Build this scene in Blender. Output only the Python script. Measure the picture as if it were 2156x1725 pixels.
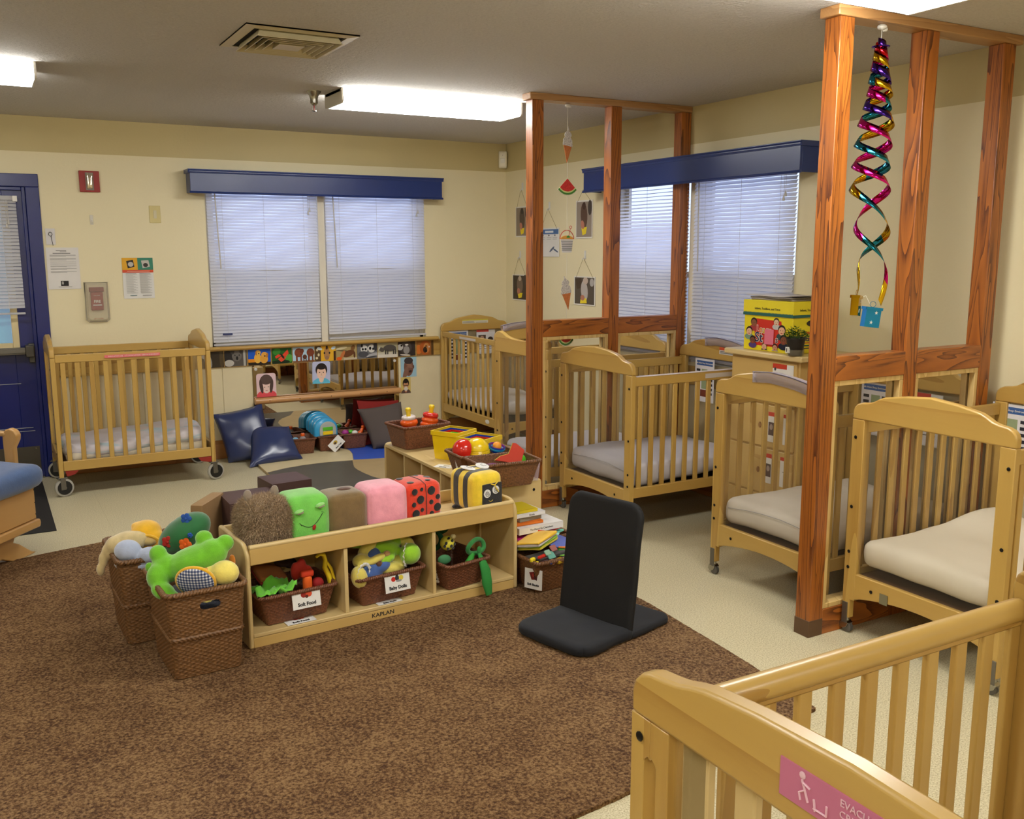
import bpy, bmesh, math, random
from mathutils import Vector, Matrix, noise
random.seed(7)
PI = math.pi
for o in list(bpy.data.objects): bpy.data.objects.remove(o, do_unlink=True)
SC = bpy.context.scene
COL = SC.collection

# ------------------------------------------------------------------ camera
cam_d = bpy.data.cameras.new('camera'); cam = bpy.data.objects.new('camera', cam_d); COL.objects.link(cam)
_yaw, _pitch, _roll = 0.5108, 0.1672, -0.0018
_f = Vector((math.sin(_yaw)*math.cos(_pitch), math.cos(_yaw)*math.cos(_pitch), -math.sin(_pitch)))
_r = Vector((math.cos(_yaw), -math.sin(_yaw), 0)); _u = _r.cross(_f)
_r2 = _r*math.cos(_roll)+_u*math.sin(_roll); _u2 = -_r*math.sin(_roll)+_u*math.cos(_roll)
_m = Matrix((( _r2.x,_u2.x,-_f.x),(_r2.y,_u2.y,-_f.y),(_r2.z,_u2.z,-_f.z)))
cam.matrix_world = Matrix.Translation((-4.247, -7.6843, 1.6618)) @ _m.to_4x4()
cam_d.sensor_width = 36; cam_d.lens = 36*1990.27/2156; cam_d.clip_start = .05; cam_d.clip_end = 60
SC.camera = cam

# ------------------------------------------------------------------ world (overcast evening daylight outside) and exposure
W = bpy.data.worlds.new('daylight'); SC.world = W; W.use_nodes = True
bg = W.node_tree.nodes['Background']; bg.inputs[0].default_value = (.50, .60, .92, 1); bg.inputs[1].default_value = 1.2
SC.view_settings.view_transform = 'Standard'; SC.view_settings.look = 'None'
SC.view_settings.gamma = 1; SC.view_settings.use_curve_mapping = False
SC.view_settings.exposure = 0.78
LAMP = 15          # radiance of the fluorescent lenses
H = 2.6

# ------------------------------------------------------------------ materials
MATS = {}
def srgb(c):
    f = lambda v: v/12.92 if v <= .04045 else ((v+.055)/1.055)**2.4
    return tuple(f(v/255) for v in c)+(1,)
def _base(name):
    m = bpy.data.materials.new(name); m.use_nodes = True
    nt = m.node_tree; b = nt.nodes['Principled BSDF']
    return m, nt, b
def _coord(nt, scale=(1,1,1), rot=(0,0,0)):
    tc = nt.nodes.new('ShaderNodeTexCoord'); mp = nt.nodes.new('ShaderNodeMapping')
    mp.inputs['Scale'].default_value = scale; mp.inputs['Rotation'].default_value = rot
    nt.links.new(tc.outputs['Object'], mp.inputs[0]); return mp.outputs[0]
def _bump(nt, b, h, strength, dist=.01):
    bp = nt.nodes.new('ShaderNodeBump'); bp.inputs['Strength'].default_value = strength; bp.inputs['Distance'].default_value = dist
    nt.links.new(h, bp.inputs['Height']); nt.links.new(bp.outputs[0], b.inputs['Normal'])
def _noise(nt, vec, scale, detail=3, rough=.55, dist=0):
    n = nt.nodes.new('ShaderNodeTexNoise'); n.inputs['Scale'].default_value = scale; n.inputs['Detail'].default_value = detail
    n.inputs['Roughness'].default_value = rough; n.inputs['Distortion'].default_value = dist
    nt.links.new(vec, n.inputs['Vector']); return n.outputs['Fac']
def _ramp(nt, fac, stops):
    r = nt.nodes.new('ShaderNodeValToRGB'); e = r.color_ramp.elements
    while len(e) < len(stops): e.new(.5)
    for el, (p, c) in zip(e, stops): el.position = p; el.color = c
    nt.links.new(fac, r.inputs[0]); return r.outputs[0]
def M(name, rgb, rough=.6, metal=0, spec=.5, var=0, vscale=6, bump=0, bscale=60, sheen=0, coat=0, trans=0, emit=0):
    if name in MATS: return MATS[name]
    m, nt, b = _base(name); c = srgb(rgb)
    b.inputs['Base Color'].default_value = c; b.inputs['Roughness'].default_value = rough; b.inputs['Metallic'].default_value = metal
    b.inputs['Specular IOR Level'].default_value = spec
    if sheen: b.inputs['Sheen Weight'].default_value = sheen
    if coat: b.inputs['Coat Weight'].default_value = coat; b.inputs['Coat Roughness'].default_value = .15
    vec = _coord(nt)
    if True:
        v = var or .04
        n = _noise(nt, vec, vscale)
        lo = tuple(x*(1-v) for x in c[:3])+(1,); hi = tuple(min(1, x*(1+v)) for x in c[:3])+(1,)
        nt.links.new(_ramp(nt, n, [(.3, lo), (.7, hi)]), b.inputs['Base Color'])
    if bump: _bump(nt, b, _noise(nt, vec, bscale, 4), bump, .003)
    if trans: b.inputs['Transmission Weight'].default_value = trans
    if emit: b.inputs['Emission Color'].default_value = c; b.inputs['Emission Strength'].default_value = emit
    MATS[name] = m; return m
def wood(name, dark, light, axis='Z', scale=1, rough=.35, ring=.25, coat=.3, grain=1):
    key = name+axis
    if key in MATS: return MATS[key]
    m, nt, b = _base(key)
    st = {'X': (.09,1,1), 'Y': (1,.09,1), 'Z': (1,1,.07)}[axis]
    vec = _coord(nt, tuple(s*scale for s in st))
    n1 = _noise(nt, vec, 3.2, 2, .5, .6)
    n2 = _noise(nt, vec, 90, 3, .6)
    w = nt.nodes.new('ShaderNodeMath'); w.operation = 'MULTIPLY_ADD'; w.inputs[1].default_value = 26*ring; nt.links.new(n1, w.inputs[0])
    w.inputs[2].default_value = 0
    s = nt.nodes.new('ShaderNodeMath'); s.operation = 'FRACT'; nt.links.new(w.outputs[0], s.inputs[0])
    mix = nt.nodes.new('ShaderNodeMath'); mix.operation = 'MULTIPLY_ADD'; nt.links.new(n2, mix.inputs[0]); mix.inputs[1].default_value = .35*grain
    k = nt.nodes.new('ShaderNodeMath'); k.operation = 'MULTIPLY'; k.inputs[1].default_value = .65; nt.links.new(s.outputs[0], k.inputs[0])
    nt.links.new(k.outputs[0], mix.inputs[2])
    dk, lt = srgb(dark), srgb(light)
    nt.links.new(_ramp(nt, mix.outputs[0], [(0.0, lt), (.62, tuple(.55*a+.45*c for a, c in zip(lt, dk))), (.86, dk)]), b.inputs['Base Color'])
    b.inputs['Roughness'].default_value = rough; b.inputs['Coat Weight'].default_value = coat; b.inputs['Coat Roughness'].default_value = .2
    _bump(nt, b, n2, .08, .002)
    MATS[key] = m; return m
MAPLE = {a: wood('maple', (166,124,56), (198,162,86), a, 1, .38, .18, .3, .6) for a in 'XYZ'}
PALE = {a: wood('pale_birch', (202,172,112), (220,194,138), a, 1, .4, .14, .25, .5) for a in 'XYZ'}
PINE = {a: wood('pine', (192,154,88), (222,192,130), a, 2.2, .4, .3, .3) for a in 'XYZ'}
FIR = {a: wood('red_fir', (78,32,8), (180,104,36), a, 2.6, .38, .6, .15) for a in 'XYZ'}
CAB = {a: wood('cabinet_birch', (192,154,86), (210,176,108), a, 1, .4, .12, .2, .6) for a in 'XYZ'}
RAIL = wood('rail_oak', (176,122,70), (204,154,98), 'X', 1.5, .4, .2, .3)
def glassy(name, rgb=(255,255,255), alpha=.12, rough=.03):
    if name in MATS: return MATS[name]
    m = bpy.data.materials.new(name); m.use_nodes = True; nt = m.node_tree; nt.nodes.clear()
    out = nt.nodes.new('ShaderNodeOutputMaterial'); mx = nt.nodes.new('ShaderNodeMixShader')
    tr = nt.nodes.new('ShaderNodeBsdfTransparent'); gl = nt.nodes.new('ShaderNodeBsdfPrincipled')
    tr.inputs[0].default_value = tuple(.97 for _ in range(3))+(1,)
    gl.inputs['Base Color'].default_value = srgb(rgb); gl.inputs['Roughness'].default_value = rough
    fr = nt.nodes.new('ShaderNodeLayerWeight'); fr.inputs[0].default_value = .5
    pw = nt.nodes.new('ShaderNodeMath'); pw.operation = 'POWER'; pw.inputs[1].default_value = 5; nt.links.new(fr.outputs['Facing'], pw.inputs[0])
    ad = nt.nodes.new('ShaderNodeMath'); ad.operation = 'MULTIPLY_ADD'; ad.inputs[1].default_value = .8; ad.inputs[2].default_value = alpha; ad.use_clamp = True
    nt.links.new(pw.outputs[0], ad.inputs[0]); nt.links.new(ad.outputs[0], mx.inputs[0])
    nt.links.new(tr.outputs[0], mx.inputs[1]); nt.links.new(gl.outputs[0], mx.inputs[2]); nt.links.new(mx.outputs[0], out.inputs[0])
    MATS[name] = m; return m
PANE = glassy('clear_acrylic', (190,180,160), .03)
GLASS = glassy('window_glass', (160,180,190), .02)
BOTTLE = glassy('bottle_plastic', (225,228,230), .35, .2)
COVER = glassy('clear_vinyl', (210,200,215), .28, .25)
BLACK = M('black_plastic', (18,17,17), .45); CHROME = M('chrome', (170,168,160), .22, 1); STEEL = M('dull_steel', (120,116,108), .4, .8)
WHITE = M('white_plastic', (232,230,224), .4); PAPER = M('paper', (232,230,226), .7)

# ------------------------------------------------------------------ mesh builder
class MB:
    def __init__(s): s.v = []; s.f = []; s.mi = []
    def add(s, vs, fs, mi=0, X=None):
        b = len(s.v)
        s.v += [tuple(X @ Vector(p)) if X else tuple(p) for p in vs]
        s.f += [tuple(b+i for i in f) for f in fs]; s.mi += [mi]*len(fs); return s
    def box(s, x0, x1, y0, y1, z0, z1, mi=0, X=None):
        v = [(x0,y0,z0),(x1,y0,z0),(x1,y1,z0),(x0,y1,z0),(x0,y0,z1),(x1,y0,z1),(x1,y1,z1),(x0,y1,z1)]
        return s.add(v, [(3,2,1,0),(4,5,6,7),(0,1,5,4),(1,2,6,5),(2,3,7,6),(3,0,4,7)], mi, X)
    def prism(s, poly, h0, h1, axis='Y', mi=0, X=None):
        n = len(poly)
        def P(a, b, h): return {'Y': (a, h, b), 'X': (h, a, b), 'Z': (a, b, h)}[axis]
        v = [P(a, b, h0) for a, b in poly]+[P(a, b, h1) for a, b in poly]
        f = [tuple(range(n-1, -1, -1)), tuple(range(n, 2*n))]+[(i, (i+1) % n, n+(i+1) % n, n+i) for i in range(n)]
        return s.add(v, f, mi, X)
    def lathe(s, prof, n=24, mi=0, X=None):
        v = []; f = []
        for r, z in prof:
            for i in range(n): a = 2*PI*i/n; v.append((r*math.cos(a), r*math.sin(a), z))
        for j in range(len(prof)-1):
            for i in range(n): f.append((j*n+i, j*n+(i+1) % n, (j+1)*n+(i+1) % n, (j+1)*n+i))
        f.append(tuple(range(n-1, -1, -1))); f.append(tuple((len(prof)-1)*n+i for i in range(n)))
        return s.add(v, f, mi, X)
    def cyl(s, p0, p1, r, r1=None, n=14, mi=0, X=None):
        p0, p1 = Vector(p0), Vector(p1); d = p1-p0
        T = Matrix.Translation(p0) @ d.to_track_quat('Z', 'Y').to_matrix().to_4x4()
        return s.lathe([(r, 0), (r1 if r1 is not None else r, d.length)], n, mi, X @ T if X else T)
    def tube(s, pts, r, n=8, closed=False, mi=0, X=None, flat=1):
        pts = [Vector(p) for p in pts]; N = len(pts); v = []; f = []; up = None
        for i, p in enumerate(pts):
            t = (pts[(i+1) % N]-pts[i-1]) if closed else (pts[min(i+1, N-1)]-pts[max(i-1, 0)])
            t.normalize()
            if up is None: up = Vector((0,0,1)) if abs(t.z) < .9 else Vector((1,0,0))
            a = t.cross(up)
            if a.length < 1e-4: a = t.orthogonal()
            a.normalize(); b = a.cross(t); up = b
            rr = r[i] if isinstance(r, (list, tuple)) else r
            for k in range(n):
                an = 2*PI*k/n; v.append(p+a*(rr*math.cos(an))+b*(rr*flat*math.sin(an)))
        for i in range(N if closed else N-1):
            for k in range(n): j = (i+1) % N; f.append((i*n+k, i*n+(k+1) % n, j*n+(k+1) % n, j*n+k))
        if not closed: f += [tuple(range(n-1, -1, -1)), tuple((N-1)*n+k for k in range(n))]
        return s.add(v, f, mi, X)
    def ell(s, c, r, rot=(0,0,0), mi=0, n=16, X=None):
        if not isinstance(r, (list, tuple)): r = (r, r, r)
        T = Matrix.Translation(c) @ Matrix.Rotation(rot[2], 4, 'Z') @ Matrix.Rotation(rot[1], 4, 'Y') @ Matrix.Rotation(rot[0], 4, 'X') @ Matrix.Diagonal((*r, 1))
        h = n//2; v = [(0,0,-1)]; f = []
        for j in range(1, h):
            a = -PI/2+PI*j/h
            for i in range(n): b = 2*PI*i/n; v.append((math.cos(a)*math.cos(b), math.cos(a)*math.sin(b), math.sin(a)))
        v.append((0,0,1)); L = len(v)-1
        for i in range(n): f.append((0, 1+(i+1) % n, 1+i)); f.append((L, 1+(h-2)*n+i, 1+(h-2)*n+(i+1) % n))
        for j in range(h-2):
            for i in range(n): f.append((1+j*n+i, 1+j*n+(i+1) % n, 1+(j+1)*n+(i+1) % n, 1+(j+1)*n+i))
        return s.add(v, f, mi, X @ T if X else T)
    def soft(s, sx, sy, sz, r, n=10, puff=0, nz=0, ns=6, seed=0, mi=0, X=None, mif=None, nn=None):
        """rounded soft box centred on the origin; puff bulges the faces, nz adds dents"""
        hx, hy, hz = sx/2, sy/2, sz/2; v = []; f = []; mm = []
        nx, ny, nz_ = nn if nn else (n, n, n)
        cells = {'x': (ny, nz_), 'y': (nx, nz_), 'z': (nx, ny)}
        for ax, sg in (('x',1),('x',-1),('y',1),('y',-1),('z',1),('z',-1)):
            A, B = cells[ax]; b0 = len(v)
            for j in range(B+1):
                for i in range(A+1):
                    a = -math.cos(PI*i/A) if A > 3 else -1+2*i/A; b = -math.cos(PI*j/B) if B > 3 else -1+2*j/B
                    a = .5*a+.5*(-1+2*i/A); b = .5*b+.5*(-1+2*j/B)
                    p = {'x': Vector((sg, a, b)), 'y': Vector((a, sg, b)), 'z': Vector((a, b, sg))}[ax]
                    q = Vector((p.x*hx, p.y*hy, p.z*hz))
                    c = Vector((max(-(hx-r), min(hx-r, q.x)), max(-(hy-r), min(hy-r, q.y)), max(-(hz-r), min(hz-r, q.z))))
                    d = q-c
                    w = (1-a*a)*(1-b*b)
                    if d.length > 1e-9: q = c+d.normalized()*r
                    nrm = {'x': Vector((sg,0,0)), 'y': Vector((0,sg,0)), 'z': Vector((0,0,sg))}[ax]
                    q += nrm*puff*w
                    if nz: q += (d.normalized() if d.length > 1e-9 else nrm)*nz*noise.noise(Vector((q.x*ns+seed, q.y*ns, q.z*ns)))
                    v.append(q)
            for j in range(B):
                for i in range(A):
                    a0 = b0+j*(A+1)+i; q4 = (a0, a0+1, a0+A+2, a0+A+1)
                    flip = (ax == 'y') ^ (sg < 0)
                    f.append(q4[::-1] if flip else q4)
                    if mif:
                        ctr = sum((v[k] for k in q4), Vector())/4; mm.append(mif(ctr, ax, sg))
                    else: mm.append(mi)
        base = len(s.v); s.v += [tuple(X @ p) if X else tuple(p) for p in v]
        s.f += [tuple(base+i for i in q) for q in f]; s.mi += mm; return s
    def build(s, name, mats, parent=None, world=False, bevel=0, smooth=35, merge=0, sub=0, solid=0):
        me = bpy.data.meshes.new(name)
        vs = s.v
        if world and parent is not None:
            inv = WM(parent).inverted(); vs = [tuple(inv @ Vector(p)) for p in vs]
        me.from_pydata(vs, [], s.f)
        if not isinstance(mats, (list, tuple)): mats = [mats]
        for m in mats: me.materials.append(m)
        for p, i in zip(me.polygons, s.mi): p.material_index = i
        if merge:
            bm = bmesh.new(); bm.from_mesh(me); bmesh.ops.remove_doubles(bm, verts=bm.verts, dist=merge)
            bmesh.ops.recalc_face_normals(bm, faces=bm.faces); bm.to_mesh(me); bm.free()
        me.update()
        if smooth:
            me.shade_smooth(); me.set_sharp_from_angle(angle=math.radians(smooth))
        o = bpy.data.objects.new(name, me); COL.objects.link(o)
        if parent is not None: o.parent = parent
        if bevel:
            b = o.modifiers.new('bevel', 'BEVEL'); b.width = bevel; b.segments = 2; b.limit_method = 'ANGLE'; b.angle_limit = .6
        if solid:
            b = o.modifiers.new('solid', 'SOLIDIFY'); b.thickness = solid; b.offset = 0
        if sub:
            b = o.modifiers.new('sub', 'SUBSURF'); b.levels = sub; b.render_levels = sub
        return o
def WM(o):
    m = o.matrix_basis.copy()
    return WM(o.parent) @ m if o.parent else m
def Tm(loc=(0,0,0), rz=0, rx=0, ry=0):
    return Matrix.Translation(loc) @ Matrix.Rotation(rz, 4, 'Z') @ Matrix.Rotation(ry, 4, 'Y') @ Matrix.Rotation(rx, 4, 'X')
def tag(o, label=None, cat=None, group=None, kind=None):
    if label: o['label'] = label
    if cat: o['category'] = cat
    if group: o['group'] = group
    if kind: o['kind'] = kind
    return o
def thing(name, label, cat, loc=(0,0,0), rz=0, group=None, rx=0, ry=0):
    o = bpy.data.objects.new(name, None); COL.objects.link(o); o.empty_display_size = .05
    o.matrix_basis = Tm(loc, rz, rx, ry)
    return tag(o, label, cat, group)
def one(mb, name, mats, label, cat, loc=(0,0,0), rz=0, group=None, rx=0, ry=0, **k):
    o = mb.build(name, mats, **k); o.matrix_basis = Tm(loc, rz, rx, ry); return tag(o, label, cat, group)
def struct(mb, name, mats, **k): return tag(mb.build(name, mats, **k), kind='structure')
def copy_tree(o, parent=None):
    c = o.copy(); COL.objects.link(c)
    if parent is not None: c.parent = parent
    for ch in list(o.children): copy_tree(ch, c)
    return c
def text_mesh(body, size, mat, parent, X, name='lettering', ext=.0004, align='CENTER', sx=1, bold=0):
    cu = bpy.data.curves.new('t', 'FONT'); cu.body = body; cu.size = size; cu.extrude = ext; cu.align_x = align; cu.align_y = 'CENTER'
    cu.resolution_u = 3; cu.offset = bold
    ob = bpy.data.objects.new('t', cu); COL.objects.link(ob)
    dg = bpy.context.evaluated_depsgraph_get(); me = bpy.data.meshes.new_from_object(ob.evaluated_get(dg))
    bpy.data.objects.remove(ob, do_unlink=True); bpy.data.curves.remove(cu)
    me.transform(X @ Matrix.Diagonal((sx,1,1,1))); me.materials.clear(); me.materials.append(mat); me.name = name
    o = bpy.data.objects.new(name, me); COL.objects.link(o); o.parent = parent; return o
UPR = Matrix.Rotation(PI/2, 4, 'X')      # text drawn in XY stands up facing -Y
INK = M('ink', (35,35,38), .7)
_pc = {}
def pcol(rgb):
    k = 'print_%02x%02x%02x' % tuple(rgb)
    return M(k, rgb, .5, spec=.3)
def picture(name, w, h, base, shapes, parent=None, X=Matrix(), thick=.003, world=False, rounded=0):
    """printed sheet in local XZ (x right, z up, facing -Y): base colour plus flat shapes in their own thin layers
    shapes: ('e',cx,cy,rx,ry,rot,rgb) ellipse / ('r',x0,y0,x1,y1,rgb) rect / ('p',[(x,y)..],rgb) polygon, unit coords"""
    mb = MB(); cols = [base]
    if rounded:
        poly = []
        for cx, cy, a0 in ((w/2-rounded, h/2-rounded, 0), (-w/2+rounded, h/2-rounded, 90), (-w/2+rounded, -h/2+rounded, 180), (w/2-rounded, -h/2+rounded, 270)):
            for k in range(5): a = math.radians(a0+k*22.5); poly.append((cx+rounded*math.cos(a), cy+rounded*math.sin(a)))
        mb.prism(poly, 0, thick, 'Y', 0, X)
    else: mb.box(-w/2, w/2, 0, thick, -h/2, h/2, 0, X)
    for k, sh in enumerate(shapes):
        c = tuple(sh[-1])
        if c not in cols: cols.append(c)
        if sh[0] == 'e':
            _, cx, cy, rx, ry, rot, _c = sh; rot = math.radians(rot); P = []
            for i in range(18):
                a = 2*PI*i/18; x, y = rx*w*math.cos(a), ry*h*math.sin(a)
                P.append((cx*w-w/2+x*math.cos(rot)-y*math.sin(rot), cy*h-h/2+x*math.sin(rot)+y*math.cos(rot)))
        elif sh[0] == 'r': x0, y0, x1, y1 = sh[1:5]; P = [(x0*w-w/2, y0*h-h/2), (x1*w-w/2, y0*h-h/2), (x1*w-w/2, y1*h-h/2), (x0*w-w/2, y1*h-h/2)]
        else: P = [(x*w-w/2, y*h-h/2) for x, y in sh[1]]
        P = [(max(-w/2, min(w/2, a)), max(-h/2, min(h/2, b))) for a, b in P]
        y = -.00012*(k+1)
        mb.add([(a, y, b) for a, b in P], [tuple(range(len(P)))], cols.index(c), X)
    return mb.build(name, [pcol(c) for c in cols], parent, world=world, smooth=0)
# ================================================================== ROOM SHELL
def wall_mat(name, rgb, rough=.6):
    m, nt, b = _base(name); c = srgb(rgb); v = _coord(nt)
    nt.links.new(_ramp(nt, _noise(nt, v, 1.5), [(.3, tuple(x*.97 for x in c[:3])+(1,)), (.7, c)]), b.inputs['Base Color'])
    b.inputs['Roughness'].default_value = rough; _bump(nt, b, _noise(nt, v, 55, 4), .25, .003); return m
CREAM = wall_mat('cream_paint', (230,218,180), .5); OCHRE = wall_mat('ochre_border_paint', (198,180,128), .55)
def _ceil():
    m, nt, b = _base('stippled_ceiling'); v = _coord(nt); c = srgb((208,203,196))
    n = _noise(nt, v, 42, 5, .65)
    nt.links.new(_ramp(nt, _noise(nt, v, 90, 3), [(.35, tuple(x*.9 for x in c[:3])+(1,)), (.65, c)]), b.inputs['Base Color'])
    b.inputs['Roughness'].default_value = .85; _bump(nt, b, n, .9, .012); return m
CEIL = _ceil()
def _floor():
    m, nt, b = _base('speckled_vinyl_tile'); v = _coord(nt)
    n = _noise(nt, v, 170, 4, .7); k = _noise(nt, v, 2.5)
    col = _ramp(nt, n, [(.33, srgb((150,138,104))), (.5, srgb((204,193,158))), (.68, srgb((226,218,190)))])
    br = nt.nodes.new('ShaderNodeTexBrick'); br.inputs['Scale'].default_value = 1; br.offset = 0
    br.inputs['Mortar Size'].default_value = .0025; br.inputs['Brick Width'].default_value = 1.83; br.inputs['Row Height'].default_value = 1.83
    br.inputs['Color1'].default_value = br.inputs['Color2'].default_value = (1,1,1,1); br.inputs['Mortar'].default_value = (.9,.89,.86,1)
    nt.links.new(v, br.inputs['Vector'])
    mx = nt.nodes.new('ShaderNodeMix'); mx.data_type = 'RGBA'; mx.blend_type = 'MULTIPLY'; mx.inputs[0].default_value = 1
    nt.links.new(col, mx.inputs[6]); nt.links.new(br.outputs[0], mx.inputs[7]); nt.links.new(mx.outputs[2], b.inputs['Base Color'])
    nt.links.new(_ramp(nt, k, [(.2, (.33,)*3+(1,)), (.8, (.36,)*3+(1,))]), b.inputs['Roughness'])
    _bump(nt, b, _noise(nt, v, 300, 2), .05, .001); return m
FLOORM = _floor()
XL, YR = -6.6, -10.2
struct(MB().box(XL, .15, YR, .15, -.1, 0), 'floor', FLOORM, smooth=0).location = (0,0,0)
struct(MB().box(XL, .15, YR, .15, H, H+.12), 'ceiling', CEIL, smooth=0)
HB = 2.356
w1 = (-2.66, -.82, .90, 2.2); dr = (-4.86, -3.90, 0, 2.11)
mb = MB()
for x0, x1, z0, z1 in ((XL,dr[0],0,HB),(dr[1],w1[0],0,HB),(w1[1],.15,0,HB),(dr[0],dr[1],dr[3],HB),(w1[0],w1[1],0,w1[2]),(w1[0],w1[1],w1[3],HB)): mb.box(x0,x1,0,.15,z0,z1)
mb.box(XL, .15, 0, .15, HB, H, 1)
struct(mb, 'wall_back', [CREAM, OCHRE], smooth=0)
w2 = (-3.55, -1.68, .90, 2.2); mb = MB()
for y0, y1, z0, z1 in ((YR,w2[0],0,HB),(w2[1],0,0,HB),(w2[0],w2[1],0,w2[2]),(w2[0],w2[1],w2[3],HB)): mb.box(0,.15,y0,y1,z0,z1)
mb.box(0, .15, YR, 0, HB, H, 1)
struct(mb, 'wall_right', [CREAM, OCHRE], smooth=0)
struct(MB().box(XL-.15, XL, YR, .15, 0, H), 'wall_left', CREAM, smooth=0)
struct(MB().box(XL-.15, .15, YR-.15, YR, 0, H), 'wall_front', CREAM, smooth=0)
# wainscot panels, chair rail, baseboards
PANEL = M('wainscot_panel', (226,213,176), .45, var=.03, bump=.1)
mb = MB(); xs = [-3.80,-3.2,-2.6,-2.36,-1.78,-1.2,-.62,-.02]
for a, b in zip(xs, xs[1:]): mb.box(a+.002, b-.002, -.006, 0, .15, .745)
struct(mb, 'trim_1', PANEL, smooth=0, bevel=.002)
mb = MB(); mb.box(-3.80, -.004, -.014, 0, .745, .875); mb.box(-3.80, -.004, -.02, -.014, .86, .882); mb.box(-3.8, -.004, -.02, -.014, .74, .757)
struct(mb, 'trim_2', MAPLE['X'], bevel=.003)
sl = MB()
sl.prism([(-.0,.875),(-.052,.875),(-.062,.886),(-.062,.897),(-.052,.908),(0,.908)], -2.70, -.715, 'X')
struct(sl, 'trim_3', MAPLE['X'], bevel=.003)
BASEW = wood('baseboard_oak', (160,104,52), (186,130,72), 'X', 1, .4, .2)
struct(MB().box(-3.81, -.004, -.016, 0, 0, .15), 'baseboard_back', BASEW, bevel=.003)
struct(MB().box(-.016, 0, -9.9, -.017, 0, .15), 'baseboard_right', wood('baseboard_oak', (160,104,52), (186,130,72), 'Y', 1, .4, .2), bevel=.003)
struct(MB().box(-.014, 0, -9.9, -.02, .745, .875), 'trim_4', MAPLE['Y'], bevel=.003)

# ---------------------------------------------------------------- windows
FRAMEW = M('window_paint', (214,206,188), .45)
SLAT = None
def _slat():
    m = bpy.data.materials.new('blind_slat'); m.use_nodes = True; nt = m.node_tree; b = nt.nodes['Principled BSDF']; out = nt.nodes['Material Output']
    v = _coord(nt); nt.links.new(_ramp(nt, _noise(nt, v, 3), [(.3, srgb((222,220,222))), (.7, srgb((232,230,230)))]), b.inputs['Base Color'])
    b.inputs['Roughness'].default_value = .45
    t = nt.nodes.new('ShaderNodeBsdfTranslucent'); t.inputs[0].default_value = srgb((225,228,240)); mx = nt.nodes.new('ShaderNodeMixShader'); mx.inputs[0].default_value = .45
    nt.links.new(b.outputs[0], mx.inputs[1]); nt.links.new(t.outputs[0], mx.inputs[2]); nt.links.new(mx.outputs[0], out.inputs[0]); return m
SLAT = _slat(); CORD = M('blind_cord', (206,202,196), .7)
def screen_mat():
    m = bpy.data.materials.new('insect_screen'); m.use_nodes = True; nt = m.node_tree; nt.nodes.clear()
    o = nt.nodes.new('ShaderNodeOutputMaterial'); mx = nt.nodes.new('ShaderNodeMixShader'); mx.inputs[0].default_value = .45
    t = nt.nodes.new('ShaderNodeBsdfTransparent'); d = nt.nodes.new('ShaderNodeBsdfDiffuse'); d.inputs[0].default_value = (.05,.05,.05,1)
    nt.links.new(t.outputs[0], mx.inputs[1]); nt.links.new(d.outputs[0], mx.inputs[2]); nt.links.new(mx.outputs[0], o.inputs[0]); return m
SCREEN = screen_mat()
def window(n, loc, rz, w, z0, z1):
    """local X along the wall, Y outwards (+)"""
    e = thing('window_%d' % n, None, None, loc, rz); e['kind'] = 'structure'
    f = MB(); t = .035; c = w/2
    for a, b in ((0, t), (w-t, w), (c-.035, c+.035)): f.box(a, b, .045, .13, z0, z1)
    f.box(0, w, .045, .13, z0, z0+t); f.box(0, w, .045, .13, z1-t, z1); f.box(c-.028, c+.028, -.006, .045, z0, z1)
    f.build('window_frame', FRAMEW, e, bevel=.002)
    zm = (z0+z1)/2-.06
    for a, b in ((t, c-.035), (c+.035, w-t)):
        for lo, hi, yy in ((z0+t, zm+.02, .06), (zm-.02, z1-t, .09)):
            s = MB(); q = .04
            s.box(a, a+q, yy, yy+.028, lo, hi); s.box(b-q, b, yy, yy+.028, lo, hi); s.box(a+q, b-q, yy, yy+.028, lo, lo+q); s.box(a+q, b-q, yy, yy+.028, hi-q, hi)
            so = s.build('sash', FRAMEW, e, bevel=.002)
            MB().box(a+q, b-q, yy+.012, yy+.016, lo+q, hi-q).build('pane', GLASS, so, smooth=0)
        MB().box(a, b, .122, .124, z0+t, zm).build('insect_screen', SCREEN, e, smooth=0)
    return e
window(1, (-2.66, 0, 0), 0, 1.84, .90, 2.2)
window(2, (0, -1.68, 0), -PI/2, 1.87, .90, 2.2)
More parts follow.
